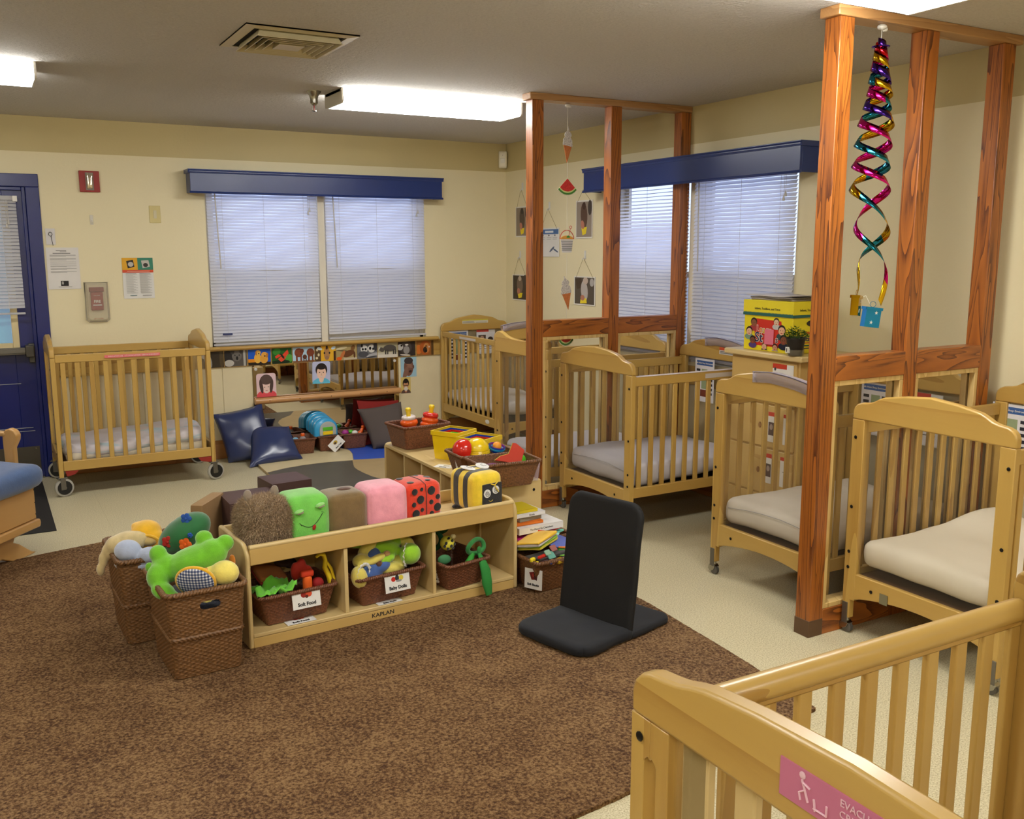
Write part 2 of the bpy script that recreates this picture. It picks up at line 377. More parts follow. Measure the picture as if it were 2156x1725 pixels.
def blind(label, loc, rz, w, z0, z1, tilt=64, wand=.03, group=None, skew=0, lean=0, opened=0, tag_mark=0, dents=0, rng=1):
    """local X across, slats; hangs down from z1 to z0"""
    rnd = random.Random(rng)
    e = thing('window_blind', label, 'blind', loc, rz, group)
    MB().box(0, w, -.014, .016, z1-.03, z1).build('headrail', SLAT, e, bevel=.002)
    m = MB(); n = int((z1-.035-z0-.015)/.0245)
    for i in range(n):
        z = z1-.04-i*.0245; t = math.radians(tilt if i >= opened else tilt*.25+ (tilt*.75)*(i/opened)**2 if opened else tilt); yy = lean*(z1-z)/(z1-z0)
        sk = skew*(i/n)
        cs, sn = math.cos(t)*.0142, math.sin(t)*.0142
        segs = 12; top = []; bot = []
        for k in range(segs+1):
            x = k/segs*w; dz = .0012*math.sin(k*1.3+i) + sk*(x/w)
            if dents and i == dents: dz -= .006*math.exp(-((k/segs-.55)/.12)**2)
            top.append((x, yy-cs+.001, z+dz-sn)); bot.append((x, yy+cs, z+dz+sn))
        mid = [(a[0], (a[1]+b[1])/2-.0034*sn/.0142, (a[2]+b[2])/2+.0022) for a, b in zip(top, bot)]
        vs = top+mid+bot; K = segs+1
        m.add(vs, [(k, k+1, K+k+1, K+k) for k in range(segs)]+[(K+k, K+k+1, 2*K+k+1, 2*K+k) for k in range(segs)])
    m.build('slats', SLAT, e, smooth=50)
    br = MB(); br.box(0, w, lean-.012, lean+.012, z0, z0+.014)
    br.build('bottom_rail', SLAT, e, bevel=.002).rotation_euler = (0, 0, 0)
    c = MB()
    for fx in (.13, .5, .87): c.tube([(fx*w, -.014, z1-.03), (fx*w, lean-.014, z0+.01)], .0011, 5)
    c.build('ladder_cord', CORD, e)
    if wand:
        c = MB(); c.cyl((wand+.03, -.022, z1-.03), (wand+.05, -.03, z1-.03-.62), .0045, .005, 8)
        c.build('tilt_wand', M('clear_wand', (196,190,180), .25), e)
    c = MB(); c.tube([(w*.91, -.02, z1-.03), (w*.91, -.024, z1-.19)], .0012, 5); c.tube([(w*.925, -.02, z1-.03), (w*.925, -.024, z1-.165)], .0012, 5)
    for dx, dz in ((.91, .19), (.925, .165)): c.lathe([(.003,0),(.009,-.028),(.006,-.034)], 8, 0, Matrix.Translation((w*dx, -.024, z1-dz)))
    c.build('pull_cord', CORD, e)
    return e
bA = blind('white blind in the left bay above the animal pictures, small dark tag near its bottom', (-2.655, -.018, 0), 0, .875, .915, 2.17, 56, dents=26)
MB().box(.07, .145, -.021, -.016, 1.0, 1.013).build('warning_tag', M('navy_label', (40,50,100), .6), bA, smooth=0)
blind('white blind in the right bay of the window above the animal pictures', (-1.708, -.018, 0), 0, .885, .925, 2.17, 58, dents=26, skew=.012)
blind('white blind between the red wood posts, its top slats tilted open', (.018-.03, -1.682, 0), -PI/2, .90, .92, 2.17, 58, opened=14)
blind('white blind behind the yellow storage box and the flat papers on it', (.018-.03, -2.640, 0), -PI/2, .912, .92, 2.17, 54)

def _painted(name, rgb): return M(name, rgb, .35, var=.06, vscale=2, bump=.06, bscale=120, coat=.2)
NAVY = _painted('navy_gloss_paint', (24,48,112))
def valance(label, loc, rz, w, z0, z1, d):
    e = thing('window_valance', label, 'valance', loc, rz); m = MB(); t = .018
    m.box(.012, w-.012, -d+.012, -d+.012+t, z0, z1-.02); m.box(.012, .012+t, -d+.03, -.001, z0, z1-.02); m.box(w-.012-t, w-.012, -d+.03, -.001, z0, z1-.02)
    m.box(.006, w-.006, -d+.004, -.001, z1-.022, z1-.012); m.build('board', NAVY, e, bevel=.002)
    m = MB(); m.prism([(0,z1-.03),(0,z1),(-d,z1),(-d,z1-.006),(-d+.006,z1-.014),(-d+.008,z1-.03)], -.002, w+.002, 'X'); m.build('crown_moulding', NAVY, e, bevel=.0015)
    m = MB(); m.prism([(-d+.02,z0-.006),(-d+.02,z0+.012),(-d+.006,z0+.008),(-d+.002,z0),(-d+.006,z0-.006)], .004, w-.004, 'X')
    m.build('bottom_bead', NAVY, e, bevel=.001)
valance('navy blue box valance on the back wall over the window by the left crib', (-2.805, 0, 0), 0, 2.106, 2.095, 2.268, .168)
valance('navy blue box valance on the right-hand wall, crossed by the red wood posts', (0, -1.494, 0), -PI/2, 2.22, 2.095, 2.268, .168)

# ---------------------------------------------------------------- door
d = thing('door_1', None, None, (0,0,0)); d['kind'] = 'structure'
BLUE = M('door_blue_paint', (12,28,104), .32, var=.08, vscale=3, bump=.08, bscale=140, coat=.25)
m = MB(); m.box(-3.90, -3.811, -.018, .15, 0, 2.11); m.box(-4.95, -4.86, -.018, .15, 0, 2.11); m.box(-4.95, -3.811, -.018, .15, 2.11, 2.2)
m.box(-3.925, -3.90, .0, .029, 0, 2.11); m.box(-3.925, -3.90, .071, .15, 0, 2.11); m.box(-4.86, -3.925, .0, .029, 2.085, 2.11); m.box(-4.86, -3.925, .071, .15, 2.085, 2.11); m.build('door_casing', BLUE, d, bevel=.004)
m = MB(); m.box(-4.86, -4.66, .03, .07, .012, 2.1); m.box(-4.05, -3.905, .03, .07, .012, 2.1); m.box(-4.66, -4.05, .03, .07, .012, 1.0); m.box(-4.66, -4.05, .03, .07, 2.0, 2.1)
lf = m.build('door_leaf', BLUE, d, bevel=.002)
BEIGE = M('beige_trim', (214,196,150), .5)
m = MB()
for a, b, z0, z1 in ((-4.69,-4.65,.965,2.03),(-4.06,-4.015,.965,2.03),(-4.65,-4.06,.965,1.005),(-4.65,-4.06,1.99,2.03)): m.box(a, b, .008, .035, z0, z1)
m.build('vision_frame', BEIGE, lf, bevel=.003); MB().box(-4.65, -4.06, .046, .052, 1.0, 2.0).build('pane', glassy('frosted_pane', (96,170,170), .6, .4), lf, smooth=0)
m = MB(); m.box(-4.8, -3.985, -.055, -.02, .925, .975); m.box(-4.8, -3.985, -.062, -.055, .935, .965); m.build('push_bar', STEEL, lf, bevel=.004)
m = MB(); m.box(-3.985, -3.93, -.065, .03, .905, .99); m.box(-3.965, -3.925, -.03, .03, .86, 1.0); m.build('latch_housing', M('pewter', (92,90,86), .35, .7), lf, bevel=.005)
m = MB(); m.box(-4.84, -3.945, .024, .03, .03, .235); pl = m.build('kick_plate', M('kick_metal', (96,90,80), .45, .7), lf, smooth=0)
for x, z in ((-3.97,.22),(-3.97,.05),(-4.13,.22),(-4.3,.22)): MB().ell((x,.023,z), (.006,.003,.006), n=8).build('screw', CHROME, pl)
MB().box(-4.86, -3.925, -.02, .07, 0, .012).build('threshold', CHROME, d, bevel=.003)
dk = M('vent_slot', (170,172,176), .4)
for z, x1 in ((.705,-4.03),(.375,-3.975),(.35,-3.965)): MB().box(-4.4, x1, .026, .0305, z, z+.004).build('reveal_line', dk, lf, smooth=0)
db = blind('white blind hanging on the blue door, bottom swung outward', (-4.72, -.012, 0), 0, .755, 1.215, 2.045, 52, wand=.3, lean=-.055)
MB().box(.735, .765, -.03, .02, 2.005, 2.045).build('mounting_bracket', WHITE, db, bevel=.002)
one(MB().box(-.42, .42, -.72, .72, 0, .006), 'entrance_mat', M('black_mat_rubber', (26,24,24), .8, var=.2, vscale=40, bump=.3, bscale=200), 'black entrance mat on the floor in front of the blue door', 'mat', (-4.375, -.84, 0), bevel=.002)
# exterior seen through the door pane and blinds is the sky of the world

# ---------------------------------------------------------------- ceiling fixtures
def lens_mat(k=1):
    m = bpy.data.materials.new('fluorescent_lens'); m.use_nodes = True; nt = m.node_tree; b = nt.nodes['Principled BSDF']
    b.inputs['Base Color'].default_value = (.9,.9,.9,1); b.inputs['Emission Color'].default_value = (.98, .975, .935, 1); b.inputs['Emission Strength'].default_value = LAMP*k
    return m
LENS = lens_mat(); CAPM = M('fixture_enamel', (214,210,200), .5)
def lamp(x0, y0, label, L=1.22, Wd=.31, lens=None):
    e = thing('ceiling_light', label, 'light', (x0, y0, H), 0, 'fluorescent ceiling lights')
    MB().box(0, L, .02, Wd-.02, -.02, 0).build('housing', CAPM, e, bevel=.002)
    MB().prism([(.002,-.018),(0,-.07),(.008,-.08),(.02,-.083),(Wd-.02,-.083),(Wd-.008,-.08),(Wd,-.07),(Wd-.002,-.018)], .012, L-.012, 'X').build('lens', lens or LENS, e)
    for a, b in ((0, .012), (L-.012, L)):
        MB().prism([(.0,0),(-.002,-.07),(.006,-.082),(.02,-.086),(Wd-.02,-.086),(Wd-.006,-.082),(Wd+.002,-.07),(Wd,0)], a, b, 'X').build('end_cap', CAPM, e, bevel=.001)
lamp(-2.30, -2.18, 'lit fluorescent ceiling light beside the chrome sprinkler head')
lamp(-5.12, -2.18, 'lit fluorescent ceiling light at the left edge above the blue door side', lens=lens_mat(.68))
lamp(-2.38, -5.48, 'lit fluorescent ceiling light overhead by the nearest red wood post', lens=lens_mat(1.2))
for x, y in ((-5.2,-5.55),(-2.42,-8.8),(-5.2,-8.8)): lamp(x, y, 'fluorescent ceiling light behind the viewer')
# supply air diffuser
e = thing('ceiling_vent', 'square cream air diffuser with stepped louvres set in the ceiling', 'vent', (-2.93, -3.27, H))
VENTM = M('diffuser_enamel', (204,190,150), .5)
def frame_ring(m, r0, z0, r1, z1, t=.0015):
    for k in range(4):
        X = Matrix.Rotation(k*PI/2, 4, 'Z'); m.add([(-r0,-r0,z0),(r0,-r0,z0),(r1,-r1,z1),(-r1,-r1,z1),(-r0,-r0,z0+t),(r0,-r0,z0+t),(r1,-r1,z1+t),(-r1,-r1,z1+t)], [(0,1,2,3),(7,6,5,4),(0,4,5,1),(3,2,6,7)], 0, X)
m = MB(); frame_ring(m, .25, -.006, .205, -.010, .003); frame_ring(m, .25, 0, .25, -.006, .003); m.build('flange', VENTM, e, smooth=0)
MB().box(-.206, .206, -.206, .206, -.001, -.0005).build('duct_shade_sheet', M('duct_shade', (30,26,20), .9), e, smooth=0)  # dark sheet under the solid ceiling, painted as the shade inside the duct
for r in (.188, .156, .124, .092):
    m = MB(); frame_ring(m, r, -.034, r-.014, -.004, .0015); frame_ring(m, r+.004, -.034, r, -.034, .0015); m.build('louvre', VENTM, e, smooth=0)
m = MB(); m.box(-.058,.058,-.058,.058,-.034,-.031); frame_ring(m, .058, -.032, .048, -.006); m.build('centre_plate', VENTM, e, smooth=0)
# sprinkler
m = MB(); m.lathe([(.044,0),(.043,-.005),(.028,-.026),(.023,-.045),(.023,-.07),(.014,-.078),(.011,-.082)], 20)
sp = one(m, 'sprinkler_head', CHROME, 'chrome sprinkler head on the ceiling beside the lit fixture', 'sprinkler', (-2.40, -1.97, H))
m = MB(); m.cyl((-.011,0,-.078),(-.011,0,-.112),.003,n=6); m.cyl((.011,0,-.078),(.011,0,-.112),.003,n=6); m.lathe([(.015,-.112),(.015,-.116),(.005,-.12)], 12); m.build('deflector', CHROME, sp)
m = MB(); m.cyl((0,0,-.08),(0,0,-.11),.0035,n=8); m.build('glass_bulb', M('red_bulb', (190,40,30), .2), sp)
# ================================================================== DIVIDERS
def divider(label, yf, xp, top_end, cap=False):
    """posts at xp (left edges), front face y=yf"""
    e = thing('wooden_divider', label, 'divider', (xp[0], yf, 0)); P = .08; d = .08; x0 = xp[0]
    for i, x in enumerate(xp):
        p = MB().box(x-x0, x-x0+P, 0, d, 0, H-.04).build('post', FIR['Z'], e, bevel=.003)
        if i == 0:
            if cap: MB().box(-.002, P+.002, -.002, d+.002, 0, .075).build('base_plate', M('brown_base_metal', (104,78,56), .5, .4), p, bevel=.002)
            for fx in (.02, .05): pass
    MB().box(-.02, top_end-x0, -.01, d+.01, H-.04, H).build('header', wood('header_oak', (150,104,58), (182,136,84), 'X', 2, .45, .2), e, bevel=.004)
    for a, b in zip(xp, xp[1:]):
        l, r = a-x0+P, b-x0
        MB().box(l, r, 0, d, 1.117, 1.221).build('rail', FIR['X'], e, bevel=.003)
        MB().box(l, r, 0, d, 0, .115).build('kickboard', FIR['X'], e, bevel=.003)
        m = MB(); t = .022
        m.box(l, r, .004, d-.004, .115, .137); m.box(l, r, .004, d-.004, 1.095, 1.117)
        m.box(l, l+t, .004, .034, .137, 1.095); m.box(r-t, r, .004, .034, .137, 1.095); m.box(l, l+t, .046, d-.004, .137, 1.095); m.box(r-t, r, .046, d-.004, .137, 1.095)
        m.build('glazing_frame', PINE['Z'], e, bevel=.002)
        MB().box(l+.001, r-.001, .037, .043, .137, 1.095).build('clear_panel', PANE, e, smooth=0)
    return e
divider('red wood post divider with clear lower panels, the farther of the two', -2.57, (-1.235, -.652, -.085), -.004)
divider('red wood post divider with clear lower panels, nearer, its post standing by the carpet', -4.93, (-1.235, -.725, -.205), -.09, cap=True)

# ================================================================== CRIBS
def endboard_profile(Wd, lift=0):
    if lift: return [(y, z+lift-.45*max(0, z-1.03)) for y, z in endboard_profile(Wd)]
    a = [(0,.952),(0,.985),(.006,1.003),(.02,1.017),(.04,1.025),(.075,1.029),(.10,1.036),(.125,1.05),(.15,1.061),(.18,1.067),(.25,1.079),(Wd/2,1.09)]
    return a+[(Wd-y, z) for y, z in reversed(a[:-1])]
def apron_profile(Wd):
    P = [(0,.275),(0,.155)]
    for k in range(1, 12): u = k/12; P.append((u*Wd, .155+.05*math.sin(PI*u)**.8))
    return P+[(Wd,.155),(Wd,.275)]
def caster(parent, x, y, big, flip):
    c = thing('caster', None, None, (x, y, 0)); c.parent = parent; del_ = None
    o = MB()
    if big:
        o.box(-.022,.022,-.03,.03,.128,.136); o.box(-.02,-.016,-.02,.014,.05,.13); o.box(.016,.02,-.02,.014,.05,.13)
        b = o.build('caster', STEEL, parent, bevel=.002); b.location = (x, y, 0); b.rotation_euler.z = PI/2+.25*flip
        w = MB(); X = Matrix.Translation((0,-.012,.063)) @ Matrix.Rotation(PI/2, 4, 'Y') @ Matrix.Translation((0,0,-.013))
        w.lathe([(.05,.0),(.06,.002),(.063,.008),(.063,.018),(.06,.024),(.05,.026)], 28, 0, X); w.build('tyre', M('grey_rubber', (168,164,154), .6), b)
        w = MB(); X = Matrix.Translation((0,-.012,.063)) @ Matrix.Rotation(PI/2, 4, 'Y') @ Matrix.Translation((0,0,-.015)); w.lathe([(.048,0),(.048,.03)], 28, 0, X); w.lathe([(.012,-.004),(.012,.034)], 12, 1, X); w.build('hub', [BLACK, STEEL], b)
    else:
        o.lathe([(.012,.052),(.012,.075),(.007,.076),(.007,.1)], 12); o.prism([(-.020,.044),(-.008,.054),(.014,.054),(.024,.042),(.028,.026),(.02,.016),(.004,.016),(-.012,.026)], -.0165, .0165, 'X', 0)
        b = o.build('caster', CHROME, parent, bevel=.001); b.location = (x, y, 0)
        w = MB(); X = Matrix.Translation((0,.006*flip,.024)) @ Matrix.Rotation(PI/2, 4, 'Y') @ Matrix.Translation((0,0,-.011))
        for s in (0, .013): w.lathe([(.02,s),(.024,s+.002),(.024,s+.007),(.02,s+.009)], 18, 0, X)
        w.build('wheel', M('grey_caster_rubber', (96,92,86), .4, .3), b)
        if flip > 0: MB().box(-.008,.008,.012,.035,.012,.016).build('brake_lever', STEEL, b, bevel=.002)
    bpy.data.objects.remove(c, do_unlink=True); return b
BOLT = M('bolt_dark', (28,24,22), .4, .6)
def bolt(parent, x, y, z, axis='X', s=-1):
    m = MB(); X = Matrix.Translation((x,y,z)) @ (Matrix.Rotation(PI/2*s, 4, 'Y') if axis == 'X' else Matrix.Rotation(-PI/2*s, 4, 'X'))
    m.lathe([(.0075,0),(.0075,.0015),(.005,.003)], 10, 0, X); return m
def crib(label, loc, rz=0, L=1.0, Wd=.765, nb=11, big=False, rail=(.888,.942), low=(.228,.288), strips=(0,0), group='evacuation cribs', panes=(1,1), roundrail=False, boff=0, end='arch', endpatch=None, low_legs=.05, wd=None, sub_end=0, pw=.062, slot=False):
    wd = wd or MAPLE
    e = thing('baby_crib', label, 'crib', loc, rz, group); T = .032
    for k, x in enumerate((0, L-T)):
        m = MB()
        if end == 'scoop' and k == 0:
            P = [(0,.95),(0,1.045),(.008,1.075),(.03,1.092),(.06,1.095),(.10,1.086),(.16,1.066),(.24,1.055),(Wd/2,1.05)]
            P = P+[(Wd-a, b) for a, b in reversed(P[:-1])]
            # the board has a hand slot near one corner: build as pieces around it
            m.prism([(0,.95),(0,1.02),(.03,1.02),(.03,.95)], x, x+T, 'X'); m.prism([(.03,.95),(.03,.995),(.12,.995),(.12,.95)], x, x+T, 'X')
            m.prism([(0,1.02)]+[q for q in P[1:6]]+[(.12,1.078),(.12,1.02)], x, x+T, 'X')
            m.prism([(.12,.95),(.12,1.078)]+[q for q in P[6:]]+[(Wd,.95)], x, x+T, 'X')
        else: m.prism(endboard_profile(Wd, .047 if slot else 0), x, x+T, 'X')
        ef = m.build('headboard' if k else 'footboard', wd['Y'], e, bevel=.006)
        pt = .999 if slot else .952; xo = x if k == 0 else x+T; sg = -1 if k == 0 else 1
        for y, ya, yb in ((0, 0, .04), (Wd-pw, Wd-.04, Wd)):
            m = MB(); m.prism([(y,.155),(y,.952),(y+.062,.952),(y+.062,.155),(yb,.155),(yb,.13 if big else low_legs+.02),(ya,.13 if big else low_legs+.02),(ya,.155)] if False else ([(0,.13 if big else low_legs+.02),(0,pt),(pw,pt),(pw,.155),(.04,.155),(.04,.13 if big else low_legs+.02)] if y == 0 else [(Wd-pw,.155),(Wd-pw,pt),(Wd,pt),(Wd,.13 if big else low_legs+.02),(Wd-.04,.13 if big else low_legs+.02),(Wd-.04,.155)]), x+.001, x+T-.001, 'X')
            if slot and k == 0 and y > 0:
                m = MB(); X0, X1 = x+.001, x+T-.001
                def rr(a0, a1, y0=Wd-.044, z0=.93): return [(y0+.014*math.cos(math.radians(a)), z0+.014*math.sin(math.radians(a))) for a in range(a0, a1+1, 15)]
                m.prism([(Wd-pw,.07),(Wd-pw,pt),(Wd-.044,pt),(Wd-.044,.939)]+rr(90,180)[1:]+[(Wd-.058,.80),(Wd-.044,.786),(Wd-.044,.07)], X0, X1, 'X')
                m.prism([(Wd,.07),(Wd,pt),(Wd-.044,pt),(Wd-.044,.939)]+rr(0,90)[::-1][1:]+[(Wd-.03,.80),(Wd-.044,.786),(Wd-.044,.07)], X0, X1, 'X')
            po = m.build('corner_post', wd['Z'], e, bevel=.003)
            yc = .022 if y == 0 else Wd-.022
            for z in (((.972-.04,) if False else (.968,)) if slot and k == 0 else (.875, .57, .37, .30)): bolt(e, xo, yc, z, 'X', sg).build('bolt', BOLT, po)
        m = MB(); m.prism(apron_profile(Wd-.08), x+.003, x+T-.003, 'X', 0, Matrix.Translation((0,.04,0))); ap = m.build('apron', wd['Y'], e, bevel=.003)
        if panes[k]: MB().box(x+T/2-.002, x+T/2+.002, .055, Wd-.055, .27, pt).build('clear_panel', PANE, e, smooth=0)
        for y in (.15, Wd-.15): bolt(e, xo, y, .225, 'X', sg).build('bolt', BOLT, ap)
        for y, fl in ((.018, 1), (Wd-.018, -1)):
            if not big: MB().box(x-.002 if k == 0 else x+T-.002, x+.002 if k == 0 else x+T+.002, y-.014, y+.014, .045, .14).build('caster_bracket', STEEL, e, bevel=.001)
            caster(e, x+T/2, y, big, fl)
    if slot:
        m = MB()
        for i in range(7): yy = Wd-pw-.012-.055-.088*i; m.box(.014, .03, yy, yy+(.052 if i == 0 else .036), .26, 1.0)
        m.build('end_slats', PALE['Z'], e, bevel=.003)  # paler wood than the frame paints in the light falling on these slats
    sides = []
    for k, y in enumerate((.006, Wd-.030)):
        m = MB(); t = .024
        if roundrail and k == 1:
            m.cyl((T, y+.012, rail[1]-.022), (L-T, y+.012, rail[1]-.022), .022, n=20); m.box(T, L-T, y+.003, y+t-.003, rail[0], rail[1]-.022)
        else: m.box(T, L-T, y, y+t, rail[0], rail[1])
        m.box(T, L-T, y, y+t, low[0], low[1])
        for i in range(nb):
            x = T+(L-2*T)*(i+.5)/nb+boff; m.box(x-.0155, x+.0155, y+.005, y+t-.005, low[1]-.004, rail[0]+.004, 1)
        s = m.build('side_rails', [wd['X'], wd['Z']], e, bevel=.0035); sides.append(s)
    # mattress support
    m = MB(); m.box(T, L-T, .035, Wd-.035, low[0]+.02, low[0]+.032); m.build('mattress_support', M('hardboard', (92,62,38), .7), e)
    if strips[0]:
        MB().box(T+.01, L-T-.01, .003, .033, rail[1], rail[1]+.004).build('teething_strip', M('strip_vinyl', (224,214,214), .3), e, bevel=.001)
    if strips[1]: MB().box(L-T-.42, L-T-.06, .0045, .006, rail[0]+.015, rail[1]-.012).build('warning_strip', M('paper_strip', (206,196,186), .6), e, smooth=0)
    return e
SHEET_G = M('grey_fitted_sheet', (196,192,196), .85, var=.03, bump=.2, bscale=25)
SHEET_W = M('cream_fitted_sheet', (232,222,200), .85, var=.02, bump=.15, bscale=20)
def mattress(label, loc, L, Wd, z, h, mat, rz=0, rr=.045, puff=.02, seed=0, corner=None):
    m = MB(); m.soft(L, Wd, h, rr, puff=0, nz=.012, ns=5, seed=seed, nn=(26, 20, 5))
    if puff or corner:
        out = []
        for x, y, zz in m.v:
            u, v = x/(L/2), y/(Wd/2); zz += puff*(1-u*u)*(1-v*v)*(1 if zz > 0 else .2)
            if zz > 0: zz += .006*noise.noise(Vector((x*7, y*7, seed)))
            else: zz += .012*math.sin(u*2.4+seed)
            if corner: zz += corner[2]*math.exp(-((u-corner[0])**2+(v-corner[1])**2)*5)
            out.append((x, y, zz))
        m.v = out
    o = one(m, 'crib_mattress', mat, label, 'mattress', loc, rz, 'crib mattresses', merge=.0008, smooth=60)
    o.location.z = z+h/2; return o
# A: against the back wall beside the door
cA = crib('maple crib on big grey casters against the wall beside the blue door', (-3.872, -.715, 0), 0, 1.045, .655, 11, big=True, rail=(.92,.973), low=(.178,.245))
m = MB(); m.box(.34, .70, -.002, .0055, .938, .957); pk = m.build('safety_label', M('pink_vinyl_label', (224,112,118), .5), cA, smooth=0)
for t_, x in (('EVACUATION USE', .41), ('LIT D EVACUATION', .52), ('USED IN EMERGENCY', .635)): text_mesh(t_, .0115, PAPER, pk, Matrix.Translation((x, -.0026, .948)) @ UPR)
MB().prism([(.0,0),(.11,0),(.09,-.045),(.02,-.03)], 0, .02, 'Y', 0, Matrix.Translation((.92,.01,.178))).build('corner_brace', M('red_brace_paint', (150,38,26), .5), cA, bevel=.002)
MB().prism([(.0,0),(.09,0),(.06,-.03),(.01,-.04)], 0, .02, 'Y', 0, Matrix.Translation((.04,.01,.178))).build('corner_brace', M('red_brace_paint', (150,38,26), .5), cA, bevel=.002)
mA = mattress('sagging mattress with quilted cream edge in the crib beside the blue door', (-3.35, -.39, 0), .93, .56, .205, .10, M('quilted_cream', (222,212,190), .8, bump=.4, bscale=14), seed=3)
m = MB(); m.soft(.945, .575, .10, .05, nz=.016, ns=6, seed=9, nn=(30,20,5))
m.v = [(x, y, z+.03*(x/.47)**2*(1 if x > 0 else .3)+.015*math.sin(x*5)+(.008*math.sin(x*26) if z < 0 else 0)) for x, y, z in m.v]
def _sheet():
    mt, nt, b = _base('blue_white_sheet'); v = _coord(nt, (1,1,9)); n = _noise(nt, v, 2.0, 2, .5, 1.0)
    nt.links.new(_ramp(nt, n, [(.50, srgb((214,208,214))), (.60, srgb((178,200,212))), (.66, srgb((222,220,222)))]), b.inputs['Base Color']); b.inputs['Roughness'].default_value = .9; return mt
sh = m.build('fitted_sheet', _sheet(), mA, merge=.0008, smooth=60); sh.location = (0,0,.05)
# B: in the corner, long side seen
cB = crib('maple crib in the far corner, oval white badge on its bottom rail', (-.035, -1.09, 0), PI/2, 1.04, .665, 11, rail=(.905,.95), low=(.235,.31))
MB().lathe([(.018,0),(.018,.002),(.016,.003)], 20, 0, Matrix.Translation((.16,.635+.024+.0,.272)) @ Matrix.Rotation(-PI/2, 4, 'X') @ Matrix.Diagonal((1.9,1,1,1))).build('badge', M('badge_white', (220,216,206), .4), cB)
MB().box(.36,.66,.66,.6612,.915,.935).build('warning_strip', M('paper_strip', (206,196,186), .6), cB, smooth=0)
mattress('white sheeted mattress raised high in the crib in the far corner', (-.37, -.565, 0), .60, .95, .33, .10, M('white_sheet', (226,220,214), .9, bump=.2, bscale=20), seed=5)
# G: scoop-ended pine crib behind the farther divider
cG = crib('pale pine crib with a hand slot in its scooped end, beyond the farther divider', (-1.04, -2.44, 0), 0, 1.0, .72, 10, wd=None, end='scoop', rail=(.90,.95), low=(.16,.225))
mattress('grey sheeted mattress set low in the pine crib behind the farther divider', (-.54, -2.08, 0), .9, .63, .19, .12, SHEET_G, seed=6)
# C, D, E
cC = crib('maple crib between the farther divider and the tall cabinet, paper strip on its rail', (-1.045, -3.365, 0), 0, 1.0, .765, 11, strips=(1,1))
mattress('smooth grey sheeted mattress in the crib beside the tall cabinet', (-.545, -2.983, 0), .91, .68, .285, .125, SHEET_G, seed=1)
cD = crib('maple crib behind the nearer divider with a clear cover clipped over its end board', (-1.045, -4.835, 0), 0, 1.0, .765, 11)
mattress('cream sheeted mattress in the crib in front of the tall cabinet', (-.545, -4.452, 0), .91, .68, .285, .125, M('warm_white_sheet', (216,206,190), .9, bump=.15, bscale=20), seed=2)
cE = crib('maple crib at the right in front of the nearer divider, cream mattress showing', (-1.045, -5.672, 0), 0, 1.0, .735, 11)
mattress('cream sheeted mattress with a puckered corner in the crib at the right', (-.545, -5.30, 0), .91, .65, .285, .13, SHEET_W, seed=4, corner=(.75,.9,.05))
MB().box(-.0015, 0, .50, .54, .19, .235).build('paper_label', M('aged_label', (120,112,84), .6), cE, smooth=0)
# F: foreground
cF = crib('nearest maple crib in the bottom right corner, pink label on its end board', (-3.466, -7.43, 0), 0, .93, .785, 11, boff=.024, pw=.085, slot=True, rail=(.955,1.008), low=(.24,.30), roundrail=True, panes=(1,1))
PINKV = M('pink_vinyl_label', (224,112,118), .5)
m = MB(); m.box(-.0018, 0, .10, .49, 1.026, 1.074); pk = m.build('safety_label', M('faded_pink_label', (196,112,146), .5), cF, smooth=0)
RL = Matrix.Rotation(-PI/2, 4, 'Z')
for i, t_ in enumerate(('EVACUATION', 'CRIB ONLY', 'LIT D EVACUATION')): text_mesh(t_, .0125, M('label_lettering', (232,190,206), .6), pk, Matrix.Translation((-.0024, .40, 1.063-.0135*i)) @ RL @ UPR, align='LEFT')
m = MB()
m.ell((0,.0,.03), (.0008,.008,.008), n=10); m.tube([(0,0,.022),(0,-.008,.004),(0,-.016,-.016)], .002, 6); m.tube([(0,0,.018),(0,-.02,.012)], .002, 6); m.tube([(0,-.008,.004),(0,.006,-.006),(0,.002,-.02)], .002, 6); m.tube([(0,-.03,-.002),(0,-.034,-.024)], .002, 6); m.tube([(0,-.03,-.02),(0,-.06,-.02),(0,-.06,.0)], .002, 6)
g = m.build('evacuation_symbol', M('label_lettering', (232,190,206), .6), pk); g.location = (-.0022, .455, 1.048); g.scale = (1, .62, .62)
# clear covers over end boards
def cover(parent, x, y0, y1):
    m = MB(); pr = endboard_profile(.765)
    def zt(y):
        for (a, b), (c, d_) in zip(pr[1:], pr[2:]):
            if a <= y <= c and c > a: return b+(d_-b)*(y-a)/(c-a)
        return 1.09
    ys = [y0+(y1-y0)*k/10 for k in range(11)]; v = []
    for y in ys: z = zt(y); v += [(x-.004, y, z-.045), (x-.005, y, z+.004), (x+.036, y, z+.004), (x+.037, y, z-.045)]
    f = [(4*k+j, 4*k+j+1, 4*k+j+5, 4*k+j+4) for k in range(10) for j in range(3)]
    m.add(v, f); c = m.build('clear_cover', COVER, parent, solid=.0015)
    t = MB(); t.tube([(x-.006, y, zt(y)+.006) for y in ys], .0025, 6); t.build('cover_edge', M('smoke_vinyl_edge', (84,76,96), .3), c); return c
cover(cD, 0, .12, .50); cover(cC, .968, .12, .50); cover(cE, .968, .12, .50); cover(cB, .0, .2, .6)

